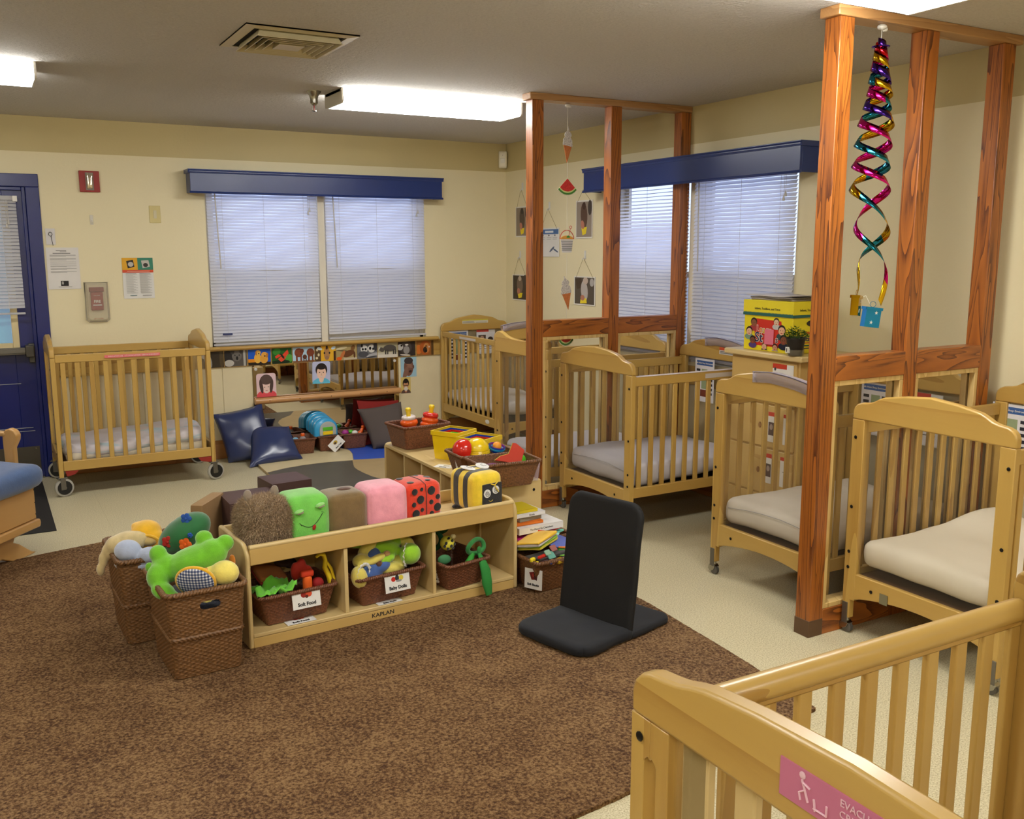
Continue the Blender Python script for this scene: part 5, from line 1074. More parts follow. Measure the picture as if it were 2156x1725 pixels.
# bear/monkey upside-down brown cube
BRP = PL('brown_plush', (124,98,58)); CH = PL('chocolate_plush', (84,48,30))
e = cube('plush_monkey_cube', 'brown plush cube with a dark oval patch on top, between green and pink', .502, .175, -.02, .185, BRP)
m = MB(); m.ell((.012,.0,.101), (.034,.026,.009), n=18); m.build('oval_patch', CH, e)
m = MB(); m.lathe([(.022,-.006),(.024,0),(.022,.006)], 6, 0, Matrix.Translation((.104,-.045,.015)) @ Matrix.Rotation(PI/2, 4, 'X') @ Matrix.Diagonal((.7,1,1,1))); m.build('ear', CH, e)
m = MB(); m.ell((.095,-.06,-.07), (.02,.025,.016), n=12); m.build('foot', CH, e)
# pink
PK = PL('pink_plush', (250,164,182)); e = cube('plush_pig_cube', 'plain pink plush cube between the brown and ladybird cubes', .693, .17, -.02, .195, PK)
for x in (-.05, .05): MB().ell((x,-.088,-.09), (.028,.022,.012), n=12).build('foot', PK, e)
# ladybird
RDP = PL('ladybird_red_plush', (226,62,30)); BKP = PL('black_plush', (20,18,18))
e = cube('plush_ladybird_cube', 'red plush cube with black spots like a ladybird', .880, .18, .06, .185, RDP)
spots = [(-.06,.06,.016),(-.03,.02,.02),(-.065,0,.012),(-.055,-.045,.02),(-.022,-.03,.01),(-.03,-.075,.013),(.03,.055,.021),(.065,.02,.013),(.028,0,.012),(.062,-.03,.02),(.03,-.055,.012),(.06,-.075,.018),(-.065,-.078,.012),(-.022,.068,.009)]
for x, z, r in spots: MB().ell((x,-.0955-.004*(1-(x/.1)**2)*(1-(z/.1)**2),z), (r,.0025,r), n=16).build('spot', BKP, e)
for x, y, r in ((-.055,-.05,.017),(-.03,.0,.014),(-.06,.04,.018),(.035,-.055,.014),(.06,0,.02),(.03,.045,.016)): MB().ell((x,y,.0965), (r,r,.0035), n=16).build('spot', BKP, e)
for y, z, r in ((-.05,.05,.018),(.0,.0,.016),(-.045,-.04,.02),(.05,.05,.014)): MB().ell((-.097,y,z), (.0035,r,r), n=14).build('spot', BKP, e)
MB().tube([(0,-.092,-.088),(0,-.1015,-.05),(0,-.1025,0),(0,-.1015,.05),(0,-.092,.088),(0,-.05,.101),(0,0,.1025),(0,.06,.1)], .0016, 6).build('centre_seam', BKP, e)
for x, y in ((.09,-.06),(-.08,-.09),(-.03,-.095),(.115,-.035)): MB().ell((x,y,-.088), (.018,.022,.011), n=10).build('foot', BKP, e)
# bee
YP = PL('bee_yellow_plush', (242,208,44))
def beef(c, ax, sg): return 1 if False else 0
p = s1p(1.215, .18, .388+.0975)
e = thing('plush_bee_cube', 'yellow and black striped bee plush cube with white wings at the right end', 'plush toy', p, S1R+.42-PI/2, GC)
# local -Y is the face; stripes run round the body along X-Z planes
def beef(c, ax, sg): return 1 if (-.055 < c.y < -.018 or .02 < c.y < .06) else 0
m = MB(); m.soft(.17, .22, .185, .03, nn=(14,30,14), puff=.008, mif=beef); bb_ = m.build('cube_body', [YP, BKP], e, merge=.0005, smooth=80)
e.rotation_euler.z = S1R+.10
m = MB(); m.soft(.118,.008,.112,.003, nn=(8,3,8)); fo = m.build('face_patch', BKP, e, merge=.0003); fo.location = (.012,-.1175,-.01)
for x, z in ((-.022,.0),(.03,.012)):
    m = MB(); m.lathe([(.0205,0),(.0205,.003)], 20, 0, Matrix.Translation((x,-.122,z)) @ Matrix.Rotation(PI/2, 4, 'X')); ey = m.build('eye', PL('white_plush', (232,230,226)), e)
    m = MB(); m.tube([(x+.0009*k*math.cos(k*.75), -.1255, z+.0009*k*math.sin(k*.75)) for k in range(2, 18)], .0012, 6); m.build('spiral', BKP, ey)
MB().tube([(-.012+.006*k, -.123, -.036-.006*math.sin(PI*k/4)) for k in range(5)], .001, 6).build('smile', YP, e)
MB().tube([(.0,-.124,.045),(.018,-.13,.038),(.03,-.13,.02),(.045,-.128,.0)], .0028, 6).build('antenna', YP, e); MB().tube([(.018,-.13,.038),(.036,-.128,.05),(.045,-.126,.062)], .0028, 6).build('antenna', YP, e)
for x, y, rz in ((-.035,.015,.3),(.05,.01,-.4)):
    m = MB(); m.ell((0,0,0), (.034,.042,.006), n=20); w_ = m.build('wing', PL('white_plush', (232,230,226)), e); w_.matrix_basis = Tm((x,y,.105), rz, .12, .1)
    m = MB(); m.tube([(.002*k*math.cos(k*.6), .0024*k*math.sin(k*.6), .0065) for k in range(2, 12)], .0008, 5); m.build('wing_stitching', PL('grey_stitch', (120,118,116)), w_)
for x, y in ((-.085,-.07),(-.085,.05),(-.03,-.1)): MB().ell((x,y,-.088), (.022,.018,.010), n=10).build('foot', BKP, e)

# ---- inside the shelf baskets
def inb(name, label, x, y, z, rz=0, cat='soft toy', group=None): return thing(name, label, cat, s1p(x, y, z), S1R+rz, group)
def cloth(name, label, loc, rz, w, d, amp, mat, cat='soft toy', seed=0, droop=0):
    m = MB(); n = 14; v = []; f = []
    for j in range(n+1):
        for i in range(n+1):
            a, b = i/n*2-1, j/n*2-1; z = amp*noise.noise(Vector((a*1.7+seed, b*1.7, seed)))+amp*.5*noise.noise(Vector((a*4, b*4, seed+3)))-droop*(a*a+b*b); k = 1+.12*noise.noise(Vector((a*2, b*2, seed+9))); v.append((a*w/2*k, b*d/2*k, z))
    for j in range(n):
        for i in range(n): q = j*(n+1)+i; f.append((q, q+1, q+n+2, q+n+1))
    m.add(v, f); return one(m, name, mat, label, cat, loc, rz, smooth=80, solid=.004)
cloth('cloth_lettuce', 'crumpled lime green cloth lettuce in the left shelf basket', s1p(.14,.09,.215), S1R, .17, .12, .05, M('lime_cloth', (110,200,56), .8, sheen=.3), seed=1)
e = inb('felt_sandwich', 'brown and red felt sandwich slab in the left shelf basket', .165, .20, .245, .3); m = MB(); m.soft(.15,.10,.022,.009,n=8); o = m.build('bread', M('bread_felt', (150,90,44), .9), e, merge=.0004); o.rotation_euler = (.5,.25,0); m = MB(); m.soft(.155,.105,.012,.005,n=8); o = m.build('filling', M('red_brown_felt', (140,44,28), .9), e, merge=.0004); o.matrix_basis = Tm((0,.004,-.014), 0, .5, .25)
e = inb('felt_carrot', 'orange felt carrot standing in the left shelf basket', .292, .085, .205); m = MB(); m.soft(.04,.035,.08,.015,n=8,nz=.004); o = m.build('root', F('orange_felt', (236,100,24)), e, merge=.0004); m = MB(); m.soft(.06,.03,.03,.01,n=6,nz=.006); o = m.build('folded_top', M('tomato_felt', (214,60,24), .8), e, merge=.0004); o.location = (-.002,0,.048)
e = inb('felt_pepper', 'red felt pepper behind the orange carrot', .30, .17, .25); blob('body', [((0,0,0),(.024,.02,.05)), ((-.03,0,-.01),(.022,.02,.045)), ((.03,.0,-.02),(.02,.02,.03))], M('red_cloth', (196,40,20), .7, sheen=.3), e)
e = inb('felt_banana', 'yellow felt banana peel at the right of the left shelf basket', .385, .12, .235); m = MB(); m.tube([(-.035,0,.07),(-.02,0,.082),(0,0,.078),(.008,0,.05),(.0,-.01,.02),(.015,-.02,-.02),(.02,-.025,-.055)], [.008,.013,.016,.016,.018,.02,.018], 10, flat=.6); m.tube([(.008,0,.05),(.03,-.01,.01),(.04,-.02,-.04)], [.012,.014,.012], 10, flat=.5); m.build('peel', M('yellow_felt_plain', (236,206,30), .75), e, smooth=70)
e = inb('felt_tomato', 'dark red felt tomato beside the carrot', .345, .10, .195); MB().ell((0,0,0), (.028,.026,.026), n=16).build('fruit', M('crimson_felt', (150,18,20), .8), e)
e = inb('felt_aubergine', 'dark brown felt piece at the back of the left shelf basket', .235, .24, .27); blob('body', [((0,0,0),(.04,.03,.02),(0,.3,0)), ((.04,0,-.01),(.03,.025,.025))], M('dark_brown_felt', (52,30,24), .9), e)
# dolls
LM = PL('lime_plush', (150,206,40)); LY = PL('soft_yellow_plush', (220,204,96)); BLP = PL('denim_blue_plush', (66,96,160))
def ruffle(par, c, r, tilt, nm='lace_ruffle'):
    m = MB(); n = 40; v = []; f = []
    for k in range(n):
        a = 2*PI*k/n; q = .004*math.sin(k*2.1); v += [(r*.82*math.cos(a), q*.3, r*.82*math.sin(a)), (r*1.18*math.cos(a), q, r*1.18*math.sin(a))]
    for k in range(n): j = (k+1) % n; f.append((2*k, 2*k+1, 2*j+1, 2*j))
    m.add(v, f); o = m.build(nm, M('white_lace', (226,222,214), .8), par, solid=.001, smooth=80); o.matrix_basis = Matrix.Translation(c) @ Matrix.Rotation(tilt, 4, 'Z')
e = inb('baby_doll', 'lime green plush doll in a lace bonnet on the Baby Dolls basket', .70, .11, .25)
blob('body', [((.075,-.035,.0),(.043,.042,.043)), ((.0,.02,.02),(.06,.045,.035),(0,.25,0)), ((-.06,.05,.04),(.05,.035,.03),(0,.2,0)), ((-.02,-.03,-.005),(.035,.02,.018),(0,-.3,0)), ((-.11,.06,.055),(.035,.025,.025)), ((.07,.05,.06),(.02,.02,.03)), ((.04,.04,.04),(.04,.03,.03))], LM, e)
ruffle(e, (.055,-.04,0), .04, .9); MB().ell((-.058,-.036,-.016), (.014,.016,.015), n=10).build('hand', PL('brown_hand_plush', (96,56,30)), e)
e = inb('baby_doll', 'soft yellow plush doll hanging head down at the left of the dolls basket', .52, .10, .22)
blob('body', [((.0,-.05,-.02),(.032,.035,.045),(0,-.2,0)), ((.03,.0,.025),(.035,.03,.028)), ((.07,.03,.06),(.05,.025,.025),(0,-.7,0)), ((.085,-.02,.028),(.045,.018,.016),(0,-.3,0))], LY, e); ruffle(e, (.018,-.055,-.008), .036, .5)
MB().ell((.128,-.022,.042), (.014,.013,.012), n=10).build('hand', PL('tan_hand_plush', (196,150,96)), e)
e = inb('baby_doll', 'denim blue plush doll limbs in the middle of the dolls basket', .60, .09, .21)
blob('body', [((0,0,0),(.045,.03,.028)), ((.04,-.02,.005),(.035,.022,.02),(0,-.4,0)), ((.02,.02,.04),(.035,.025,.03),(0,-.8,0)), ((.06,.01,.0),(.04,.025,.022)), ((-.01,-.02,-.02),(.05,.02,.02))], BLP, e)
e = inb('baby_doll', 'yellow plush doll lying low at the right of the dolls basket', .70, .08, .195); blob('body', [((0,0,0),(.06,.03,.024)), ((.09,.04,.05),(.03,.03,.05)), ((.07,.06,.09),(.03,.02,.018)), ((.06,.03,.02),(.05,.03,.03))], LY, e)
for o_ in [o for o in bpy.data.objects if o.name.startswith('baby_doll')]: o_.scale = (1.2, 1.15, 1.2); o_.location.z += .006
# green toys
DGR = M('leaf_green_fabric', (40,130,56), .75, sheen=.3, bump=.3, bscale=150)
e = inb('ring_rattle', 'green fabric ring rattle standing at the right of the small basket', 1.135, .05, .235, .2); m = MB(); m.tube([(.052*math.cos(a), .006*math.sin(2*a), .034*math.sin(a)) for a in [2*PI*k/24 for k in range(24)]], .0115, 10, True); o = m.build('ring', DGR, e, smooth=80); m = MB(); m.tube([(-.02,.0,-.03),(-.035,.0,-.055),(-.055,.0,-.08)], [.012,.016,.02], 10); m.build('handle', M('bright_green_fabric', (52,156,50), .7), e, smooth=80)
e = inb('rattle', 'yellow spotted ladybird rattle in the small basket', 1.0, .09, .265); m = MB(); m.ell((0,0,0), (.036,.034,.036), n=20); bd = m.build('shell', M('yellow_spotted_base', (226,214,70), .7), e)
for a, b in ((-.6,.3),(.3,.5),(.1,-.2),(-.3,-.6),(.7,-.1),(-.1,.9),(.5,-.7),(-.8,-.2)): x, z = .036*math.sin(a), .036*math.sin(b)*math.cos(a); yv = -.0345*math.sqrt(max(0, 1-(x/.036)**2-(z/.036)**2)); MB().ell((x, yv, z), (.0085,.003,.0085), n=10).build('spot', BKP, bd)
MB().ell((.022,-.02,.034), (.014,.014,.012), n=12).build('head', M('cream_fabric', (226,214,160), .8), e)
e = inb('sock_rattle', 'long green ribbed sock toy hanging out over the front of the right bay', 1.14, -.03, .105, -.1); m = MB(); m.tube([(-.012,.045,.105),(-.008,.015,.07),(.0,.0,.03),(.006,-.004,-.03),(.016,-.004,-.09)], [.008,.02,.027,.028,.018], 14, flat=.55); m.build('sock', M('rib_green_fabric', (46,140,58), .8, bump=.8, bscale=260), e, smooth=80)
m = MB(); m.ell((-.012,.045,.12), (.012,.006,.022), n=8); m.build('ribbon_loop', DGR, e)
e = inb('ring_rattle', 'dark green fabric ring lying at the back left of the small basket', .955, .16, .27, -.3); m = MB(); m.tube([(.045*math.cos(a), .01*math.sin(a), .045*math.sin(a)) for a in [2*PI*k/24 for k in range(24)]], .012, 10, True); m.build('ring', M('forest_fabric', (24,80,38), .8), e, smooth=80)
e = inb('ring_rattle', 'deep green fabric ring at the top back of the small basket', 1.01, .2, .32, .2); m = MB(); m.tube([(.05*math.cos(a), .03*math.sin(a), .02*math.sin(a)) for a in [2*PI*k/24 for k in range(24)]], .013, 10, True); m.build('ring', M('forest_fabric', (24,80,38), .8), e, smooth=80)
e = inb('fabric_leaf', 'flat green fabric leaf at the left rim of the small basket', .955, .04, .205); MB().ell((0,0,0), (.036,.012,.024), (0,.2,0), n=16).build('leaf', M('sage_fabric', (66,130,86), .8), e)
e = inb('fabric_star', 'small purple fabric star at the left of the small basket', .915, .1, .225); m = MB()
for k in range(5): a = 2*PI*k/5; m.ell((.015*math.cos(a),0,.015*math.sin(a)), (.014,.008,.008), (0,-a,0), n=8)
m.build('star', M('violet_fabric', (84,62,130), .8), e)
e = inb('plush_spider', 'dark grey fabric toy with loops at the top right of the small basket', 1.105, .2, .335); blob('body', [((0,0,0),(.022,.02,.016)), ((.03,0,.01),(.014,.014,.02)), ((-.02,0,-.01),(.018,.014,.012))], M('charcoal_fabric', (58,52,62), .8), e, .004)

# ---- on the middle shelf
def ringst(label, loc, rz, cols, knob_top, tilt=0):
    e = thing('ring_stacker', label, 'stacking toy', loc, rz, 'ring stackers'); e.rotation_euler.y = tilt; z = 0
    for nm, c, R_, r_ in cols: m = MB(); m.tube([(R_*math.cos(a), R_*math.sin(a), z+r_) for a in [2*PI*k/26 for k in range(26)]], r_, 10, True); m.lathe([(R_,z+r_*.5),(R_,z+r_*1.7)], 20); m.build('ring', c, e, smooth=80); z += r_*1.7
    MB().lathe([(.014,z-.01),(.014,z+.028),(.018,z+.033),(.018,z+.048),(.012,z+.054)], 16).build('knob', GLY, e, smooth=50)
GLO = M('orange_plastic', (240,96,24), .2, coat=.5); GLR = M('red_plastic', (214,40,28), .18, coat=.5); GLY = M('yellow_plastic', (244,208,24), .25, coat=.4); GLW = M('clear_plastic_lid', (220,206,200), .15, coat=.5); GLB = M('blue_plastic', (30,70,170), .2, coat=.5); GLP = M('purple_plastic', (120,44,130), .2, coat=.5); GLG = M('green_plastic', (86,190,40), .25, coat=.4)
ringst('ring stacker with a pale top ring and yellow knob, left in its basket', (-1.99, -2.36, Z2+.095), 0, (('r', GLR, .03, .022), ('r', GLO, .034, .022), ('r', GLW, .032, .014)), 0, -.05)
ringst('ring stacker with a red top ring, tilted, right in its basket', (-1.87, -2.375, Z2+.085), 0, (('r', GLY, .042, .014), ('r', GLO, .040, .020), ('r', GLO, .036, .018), ('r', GLR, .032, .018)), 0, .16)
def nestbox(label, loc, rz, s, h):
    e = thing('nesting_box', label, 'stacking toy', loc, rz, 'yellow nesting boxes')
    def shell(nm, S, H_, mat, z0=0, par=e):
        m = MB(); a, b, t = S/2, S/2*.86, .003
        for k in range(4):
            X = Matrix.Rotation(k*PI/2, 4, 'Z'); m.add([(-b,-b,z0),(b,-b,z0),(a,-a,H_),(-a,-a,H_),(-b+t,-b+t,z0),(b-t,-b+t,z0),(a-t,-a+t,H_),(-a+t,-a+t,H_)], [(0,1,2,3),(5,4,7,6),(3,2,6,7)], 0, X)
        m.add([(-b,-b,z0+.001),(b,-b,z0+.001),(b,b,z0+.001),(-b,b,z0+.001)], [(0,1,2,3)]); return m.build(nm, mat, par, smooth=0)
    shell('outer_box', s, h, GLY); m = MB()
    for k in range(4): X = Matrix.Rotation(k*PI/2, 4, 'Z'); m.add([(-s/2-.004,-s/2-.004,h-.022),(s/2+.004,-s/2-.004,h-.022),(s/2+.004,-s/2-.004,h+.003),(-s/2-.004,-s/2-.004,h+.003),(-s/2+.006,-s/2+.006,h+.003),(s/2-.006,-s/2+.006,h+.003)], [(0,1,2,3),(3,2,5,4)], 0, X)
    m.build('rim', GLY, e, smooth=0)
    shell('blue_box', s*.84, h-.006, GLB, .01); shell('red_box', s*.70, h-.014, GLR, .02); shell('green_box', s*.56, h-.024, GLG, .03); MB().box(-s*.25,s*.25,-s*.25,s*.25,.04,h-.04).build('inner_box', GLY, e)
nestbox('yellow nesting box set with coloured boxes inside, farther one on the shelf', (-1.885, -2.77, Z2), .5, .185, .165)
nestbox('yellow nesting box set with coloured boxes inside, nearer one on the shelf', (-1.845, -3.02, Z2), .5, .18, .165)
def half(label, loc, r, mat, rot, nm='half_ball', flatten=1):
    m = MB(); P = []
    for k in range(10): a = math.radians(90-k*10); P.append((r*math.cos(a)+.0001, r*flatten*math.sin(a)))
    P2 = [(max(.0001, p[0]-.004), p[1]-.004 if p[1] > .006 else p[1]) for p in reversed(P)]; m.lathe(P+P2, 28); o = one(m, nm, mat, label, 'ball toy', loc, smooth=50); o.rotation_euler = rot; return o
half('shiny red half ball standing on edge in the basket', (-2.05, -3.23, .605), .06, GLR, (.2, -1.25, .1))
e = half('shiny yellow dome bowls stacked upside down in the basket', (-1.965, -3.225, .60), .066, GLY, (0, 0, 0), flatten=.95)
for k in range(3): m = MB(); m.lathe([(.0685+.001*k,-.006*k-.002),(.070+.001*k,-.006*k-.005),(.0685+.001*k,-.006*k-.0075)], 28); m.build('rim_edge', GLY, e)
e = thing('stacking_cups', 'blue and purple stacking cups with an orange ball, in the half-ball basket', 'stacking toy', (-1.855, -3.25, .612)); e.rotation_euler = (.28, .1, 0)
MB().lathe([(.038,-.03),(.046,0),(.043,0),(.036,-.028)], 26).build('blue_cup', GLB, e); MB().lathe([(.034,-.028),(.041,.002),(.038,.002),(.03,-.026)], 26).build('purple_cup', GLP, e); MB().ell((0,0,-.002), .025, n=18).build('orange_ball', M('soft_orange', (244,160,50), .4), e); MB().lathe([(.0465,-.016),(.0475,-.012),(.0475,-.008)], 26).build('cyan_band', M('cyan_plastic', (40,150,200), .3), e)
for lab, loc, r_, c in (('orange knobbly ball low at the left of the half-ball basket', (-2.045,-3.29,.565), (.03,.02,.017), GLO), ('multicoloured blue bead toy in the half-ball basket', (-1.995,-3.30,.568), (.022,.016,.014), GLB), ('purple bead toy in the half-ball basket', (-1.955,-3.305,.568), (.022,.016,.014), GLP), ('pale turquoise bead toy in the half-ball basket', (-1.905,-3.30,.57), (.026,.016,.012), M('turquoise_plastic', (70,180,200), .3))):
    m = MB(); m.ell((0,0,0), r_, n=14); one(m, 'bead_toy', c, lab, 'toy', loc)
m = MB(); m.prism([(-.085,-.03),(-.055,-.008),(-.012,.003),(.012,.06),(.03,.058),(.072,.022),(.055,-.04),(.0,-.045)], -.009, .009, 'Y')
e = one(m, 'boot_shape', M('brick_red_foam', (196,56,30), .7), 'brick red boot-shaped foam piece with yellow-green edge in the nearest basket', 'toy', (-1.885, -3.455, .605), -.45, rx=-.35, bevel=.002)
m = MB(); m.tube([(-.085,0,-.03),(-.055,0,-.008),(-.012,0,.003),(.012,0,.06)], .003, 6); m.build('edging', M('lime_edging', (190,196,60), .6), e)
m = MB(); m.ell((0,0,0), (.04,.03,.028), (0,.5,0), n=16); one(m, 'foam_pear', GLG, 'green rounded toy behind the red boot shape', 'toy', (-1.82, -3.43, .575), RIGHT)
half('purple shiny dome lying in the nearest basket', (-2.02, -3.505, .555), .055, GLP, (0,0,0), flatten=.5)
half('dark teal dome low in the nearest basket', (-1.93, -3.49, .535), .06, M('teal_plastic', (30,90,100), .3), (0,0,0), flatten=.4)
m = MB(); m.prism([(-.012,0),(.022,0),(.034,.095),(.02,.1)], 0, .002, 'Y'); one(m, 'clear_card_holder', COVER, 'clear plastic card holder at the right end of the nearest shelf basket', 'card holder', (-1.77, -3.5, Z2+.002), -.3)

# ---- in front of the mirror
e = thing('water_bottle', 'clear bottle with an orange cap standing in a basket by the mirror', 'bottle', (-2.02, -.19, .05)); MB().lathe([(.03,0),(.034,.004),(.034,.06),(.03,.082),(.016,.10),(.014,.112)], 22).build('bottle_body', BOTTLE, e, smooth=50); MB().lathe([(.017,.108),(.017,.128),(.015,.131)], 18).build('cap', GLO, e)
for lab, loc, c, r_ in (('light blue bead toy in the bottle basket', (-2.085,-.20,.135), M('pale_blue_plastic', (120,180,214), .4), .022), ('red bead toy in the bottle basket', (-2.06,-.235,.125), GLR, .02), ('yellow bead toy in the bottle basket', (-2.095,-.235,.12), GLY, .016), ('magenta knob toy in the basket left of the taupe cushion', (-1.655,-.19,.15), M('magenta_plastic', (170,50,140), .4), .027), ('lime green bead toy in the basket left of the taupe cushion', (-1.60,-.17,.15), GLG, .02), ('pale clear rattle in the basket left of the taupe cushion', (-1.575,-.2,.145), WHITE, .022), ('black shiny ball behind the bottle basket', (-2.11,-.1,.14), BLACK, .03)):
    m = MB(); m.ell((0,0,0), (r_*1.2,r_,r_*.85), n=14); one(m, 'bead_toy', c, lab, 'toy', loc)
m = MB(); m.tube([(-.02,0,-.02),(.0,0,.0),(.012,0,.028)], [.018,.014,.012], 10); m.ell((.014,0,.034), .016, n=12); one(m, 'plastic_phone', GLO, 'orange plastic handle toy in the basket left of the taupe cushion', 'toy', (-1.51,-.185,.15), smooth=70)
e = thing('ribbed_toy', 'blue ribbed toy with yellow-green keys on its end, resting on a basket', 'toy', (-1.835, -.245, .18), .04)
BLT = M('sky_blue_plastic', (50,160,214), .3, coat=.4)
def ushape(w, h):
    return [(-w,-.03),(w,-.03)]+[(w*math.cos(math.radians(a)), h*.25+h*.75*math.sin(math.radians(a))) for a in range(0, 181, 15)]
v = []; f = []; N = 40
for k in range(N+1):
    t = k/N; q = 1-.05*abs(math.sin(t*PI*4))**.6 if False else .93+.09*abs(math.sin(t*PI*3.5))**.5; y = .20*t; lift = .03*t
    P = ushape(.1*q, .112*q); n_ = len(P); v += [(a, y, b+lift) for a, b in P]
    if k < N: f += [(k*n_+i, (k+1)*n_+i, (k+1)*n_+(i+1) % n_, k*n_+(i+1) % n_) for i in range(n_)]
f += [tuple(range(n_)), tuple(N*n_+i for i in range(n_-1, -1, -1))]
MB().add(v, f).build('ribbed_body', BLT, e, smooth=50)
P = [(x*.72+.012, z*.82-.002) for x, z in ushape(.1, .112)]
pn = MB().prism(P, -.008, .004, 'Y').build('key_panel', M('panel_grey', (176,180,176), .4), e, bevel=.003)
for z0, z1, c in ((.016,.045,GLG),(-.02,.010,GLY)): MB().box(-.034,.052,-.014,-.007,z0,z1).build('key', c, pn, bevel=.003)
for z0, z1, c in ((.008,.04,GLG),(-.026,.004,GLY)): MB().box(-.086,-.074,.015,.05,z0,z1).build('side_key', c, e, bevel=.002)

# ---- books beside the shelf
def book(label, loc, rz, w, d, h, cov, page=(226,220,206), rx=0, ry=0, title=None, tcol=None):
    e = thing('picture_book', label, 'book', loc, rz, 'storybooks stacked beside the shelf', rx, ry)
    cm = pcol(cov); m = MB(); m.box(-w/2,w/2,-d/2,d/2,0,.002); m.box(-w/2,w/2,-d/2,d/2,h-.002,h); m.box(-w/2,w/2,-d/2,-d/2+.002,0,h); m.build('cover', cm, e, bevel=.0008)
    MB().box(-w/2+.002,w/2-.003,-d/2+.002,d/2-.004,.002,h-.002).build('pages', pcol(page), e, smooth=0)
    if title: text_mesh(title, .013, tcol or INK, e, Matrix.Translation((0,-d/2-.0005,h/2)) @ UPR, 'spine_title')
    return e
BX, BY = -1.83, -3.60
book('thick storybook with a long black spine title, stacked on the basket', (-1.875, -3.66, .262), .07, .27, .17, .034, (232,230,228), title='The Mixed-Up Chameleon')
book('white thin board book with a small black spine mark near the stack top', (-1.93, -3.64, .338), .06, .20, .15, .018, (228,228,230), title='          Books')
book('yellow topped book, uppermost of the storybook stack', (-1.96, -3.63, .357), .05, .18, .15, .016, (214,190,40))
book('grey and orange board book just above the thick storybook', (-1.94, -3.64, .298), .02, .19, .16, .014, (226,120,40)); book('small pale grey book between the orange and the white one', (-1.915, -3.64, .313), .15, .14, .12, .023, (150,152,140))
book('magenta and white picture book under the thick storybook', (-1.90, -3.66, .232), .12, .25, .17, .012, (196,40,130)); book('grey board book low in the storybook stack', (-1.93, -3.67, .208), .12, .26, .18, .018, (150,140,128))
book('red and black picture book poking out right of the stack', (-1.80, -3.62, .225), .5, .18, .14, .01, (180,30,30), rx=.1); book('yellow and black picture book poking out at the right', (-1.77, -3.585, .243), .35, .16, .12, .012, (226,200,40)); book('white board book at the bottom of the storybook stack', (-1.92, -3.66, .183), .03, .27, .17, .016, (224,224,226))
# cloth books
CB = 'cloth books in the basket by the floor seat'
def cbook(label, loc, rz, w, d, layers, rx=0, ry=0):
    e = thing('cloth_book', label, 'cloth book', loc, rz, CB, rx, ry)
    for k, (nm, c) in enumerate(layers): m = MB(); m.soft(w*(1-.02*k), d*(1-.02*k), .014, .006, n=12, nz=.006, ns=7, seed=k); o = m.build(nm, M('cloth_%02x%02x%02x' % c, c, .85, sheen=.4, bump=.3, bscale=100), e, merge=.0004, smooth=80); o.location = (.008*k, .006*k, -.0125*k)
    return e
cbook('golden yellow plush-covered cloth book on top of the basket pile', (-1.940, -3.808, .255), .45, .17, .15, (('yellow_cover', (246,196,44)), ('white_page', (226,222,228)), ('lime_page', (150,206,50)), ('yellow_page', (224,214,50))), -.2, -.12)
for lab, loc, c, r_ in (('red felt tab sticking out of the yellow cloth book', (-1.870, -3.743,.265), (206,44,28), (.022,.018,.006)), ('rosy felt tab hanging from the yellow cloth book', (-1.885, -3.883,.215), (170,106,100), (.02,.016,.006)), ('sage felt tab under the yellow cloth book', (-1.930, -3.903,.205), (150,186,160), (.018,.014,.006)), ('round teal printed disc on the cloth book pile', (-1.915, -3.908,.192), (110,176,160), (.024,.02,.006))):
    m = MB(); m.soft(r_[0]*2, r_[1]*2, .008, .003, n=6); one(m, 'felt_tab', M('cloth_%02x%02x%02x' % c, c, .85), lab, 'soft toy', loc, .3, rx=.8, merge=.0003)
e = thing('cloth_book', 'blue oval cloth fish book with white and teal fins on the pile', 'cloth book', (-1.805, -3.798, .215), .3, CB, .3, .1)
m = MB(); m.ell((0,0,0), (.085,.065,.012), n=26); m.build('fish_body', M('periwinkle_cloth', (98,112,190), .85, bump=.2), e)
for c_, r_ in (((.04,.055,.004),.03),((.0,-.068,.0),.03)): m = MB(); m.lathe([(r_,-.004),(r_,.004)], 3, 0, Matrix.Translation(c_)); m.build('fin', M('mint_print_cloth', (170,220,206), .8, var=.35, vscale=120), e)
cbook('orange and green cloth book at the right under the blue fish', (-1.765, -3.808, .19), -.2, .14, .14, (('orange_cover', (240,130,36)), ('green_page', (76,170,60))), -.1, .15)
cbook('bright green cloth book at the lower right of the basket pile', (-1.795, -3.868, .165), .1, .15, .11, (('green_cover', (120,196,60)), ('floral_page', (120,90,110))), -.25, .1)
cbook('black patterned cloth book in the middle of the basket pile', (-1.895, -3.848, .175), .2, .22, .13, (('black_cover', (40,38,42)), ('brown_page', (90,60,60))), -.15, 0)
for lab, loc, c, s in (('yellow felt block at the left rim of the cloth book basket', (-2.015, -3.903,.182), (240,220,40), (.03,.02,.022)), ('small yellow felt block on the basket rim', (-2.000, -3.918,.168), (236,214,50), (.022,.016,.016)), ('red felt tube toy on the cloth book pile', (-1.965, -3.908,.193), (222,50,30), (.06,.016,.014)), ('navy felt strap crossing the basket rim', (-1.950, -3.928,.165), (50,54,100), (.014,.06,.01)), ('peach felt ribbon on the basket rim', (-1.920, -3.933,.165), (226,150,110), (.03,.03,.02)), ('mustard felt pad on the basket front', (-1.865, -3.923,.163), (186,150,20), (.09,.04,.02)), ('turquoise striped tab at the far right of the pile', (-1.750, -3.708,.235), (120,210,190), (.07,.03,.01))):
    m = MB(); m.soft(*s, min(s)*.35, n=6, nz=.002); one(m, 'felt_block', M('cloth_%02x%02x%02x' % c, c, .85), lab, 'soft toy', loc, .4, merge=.0002)

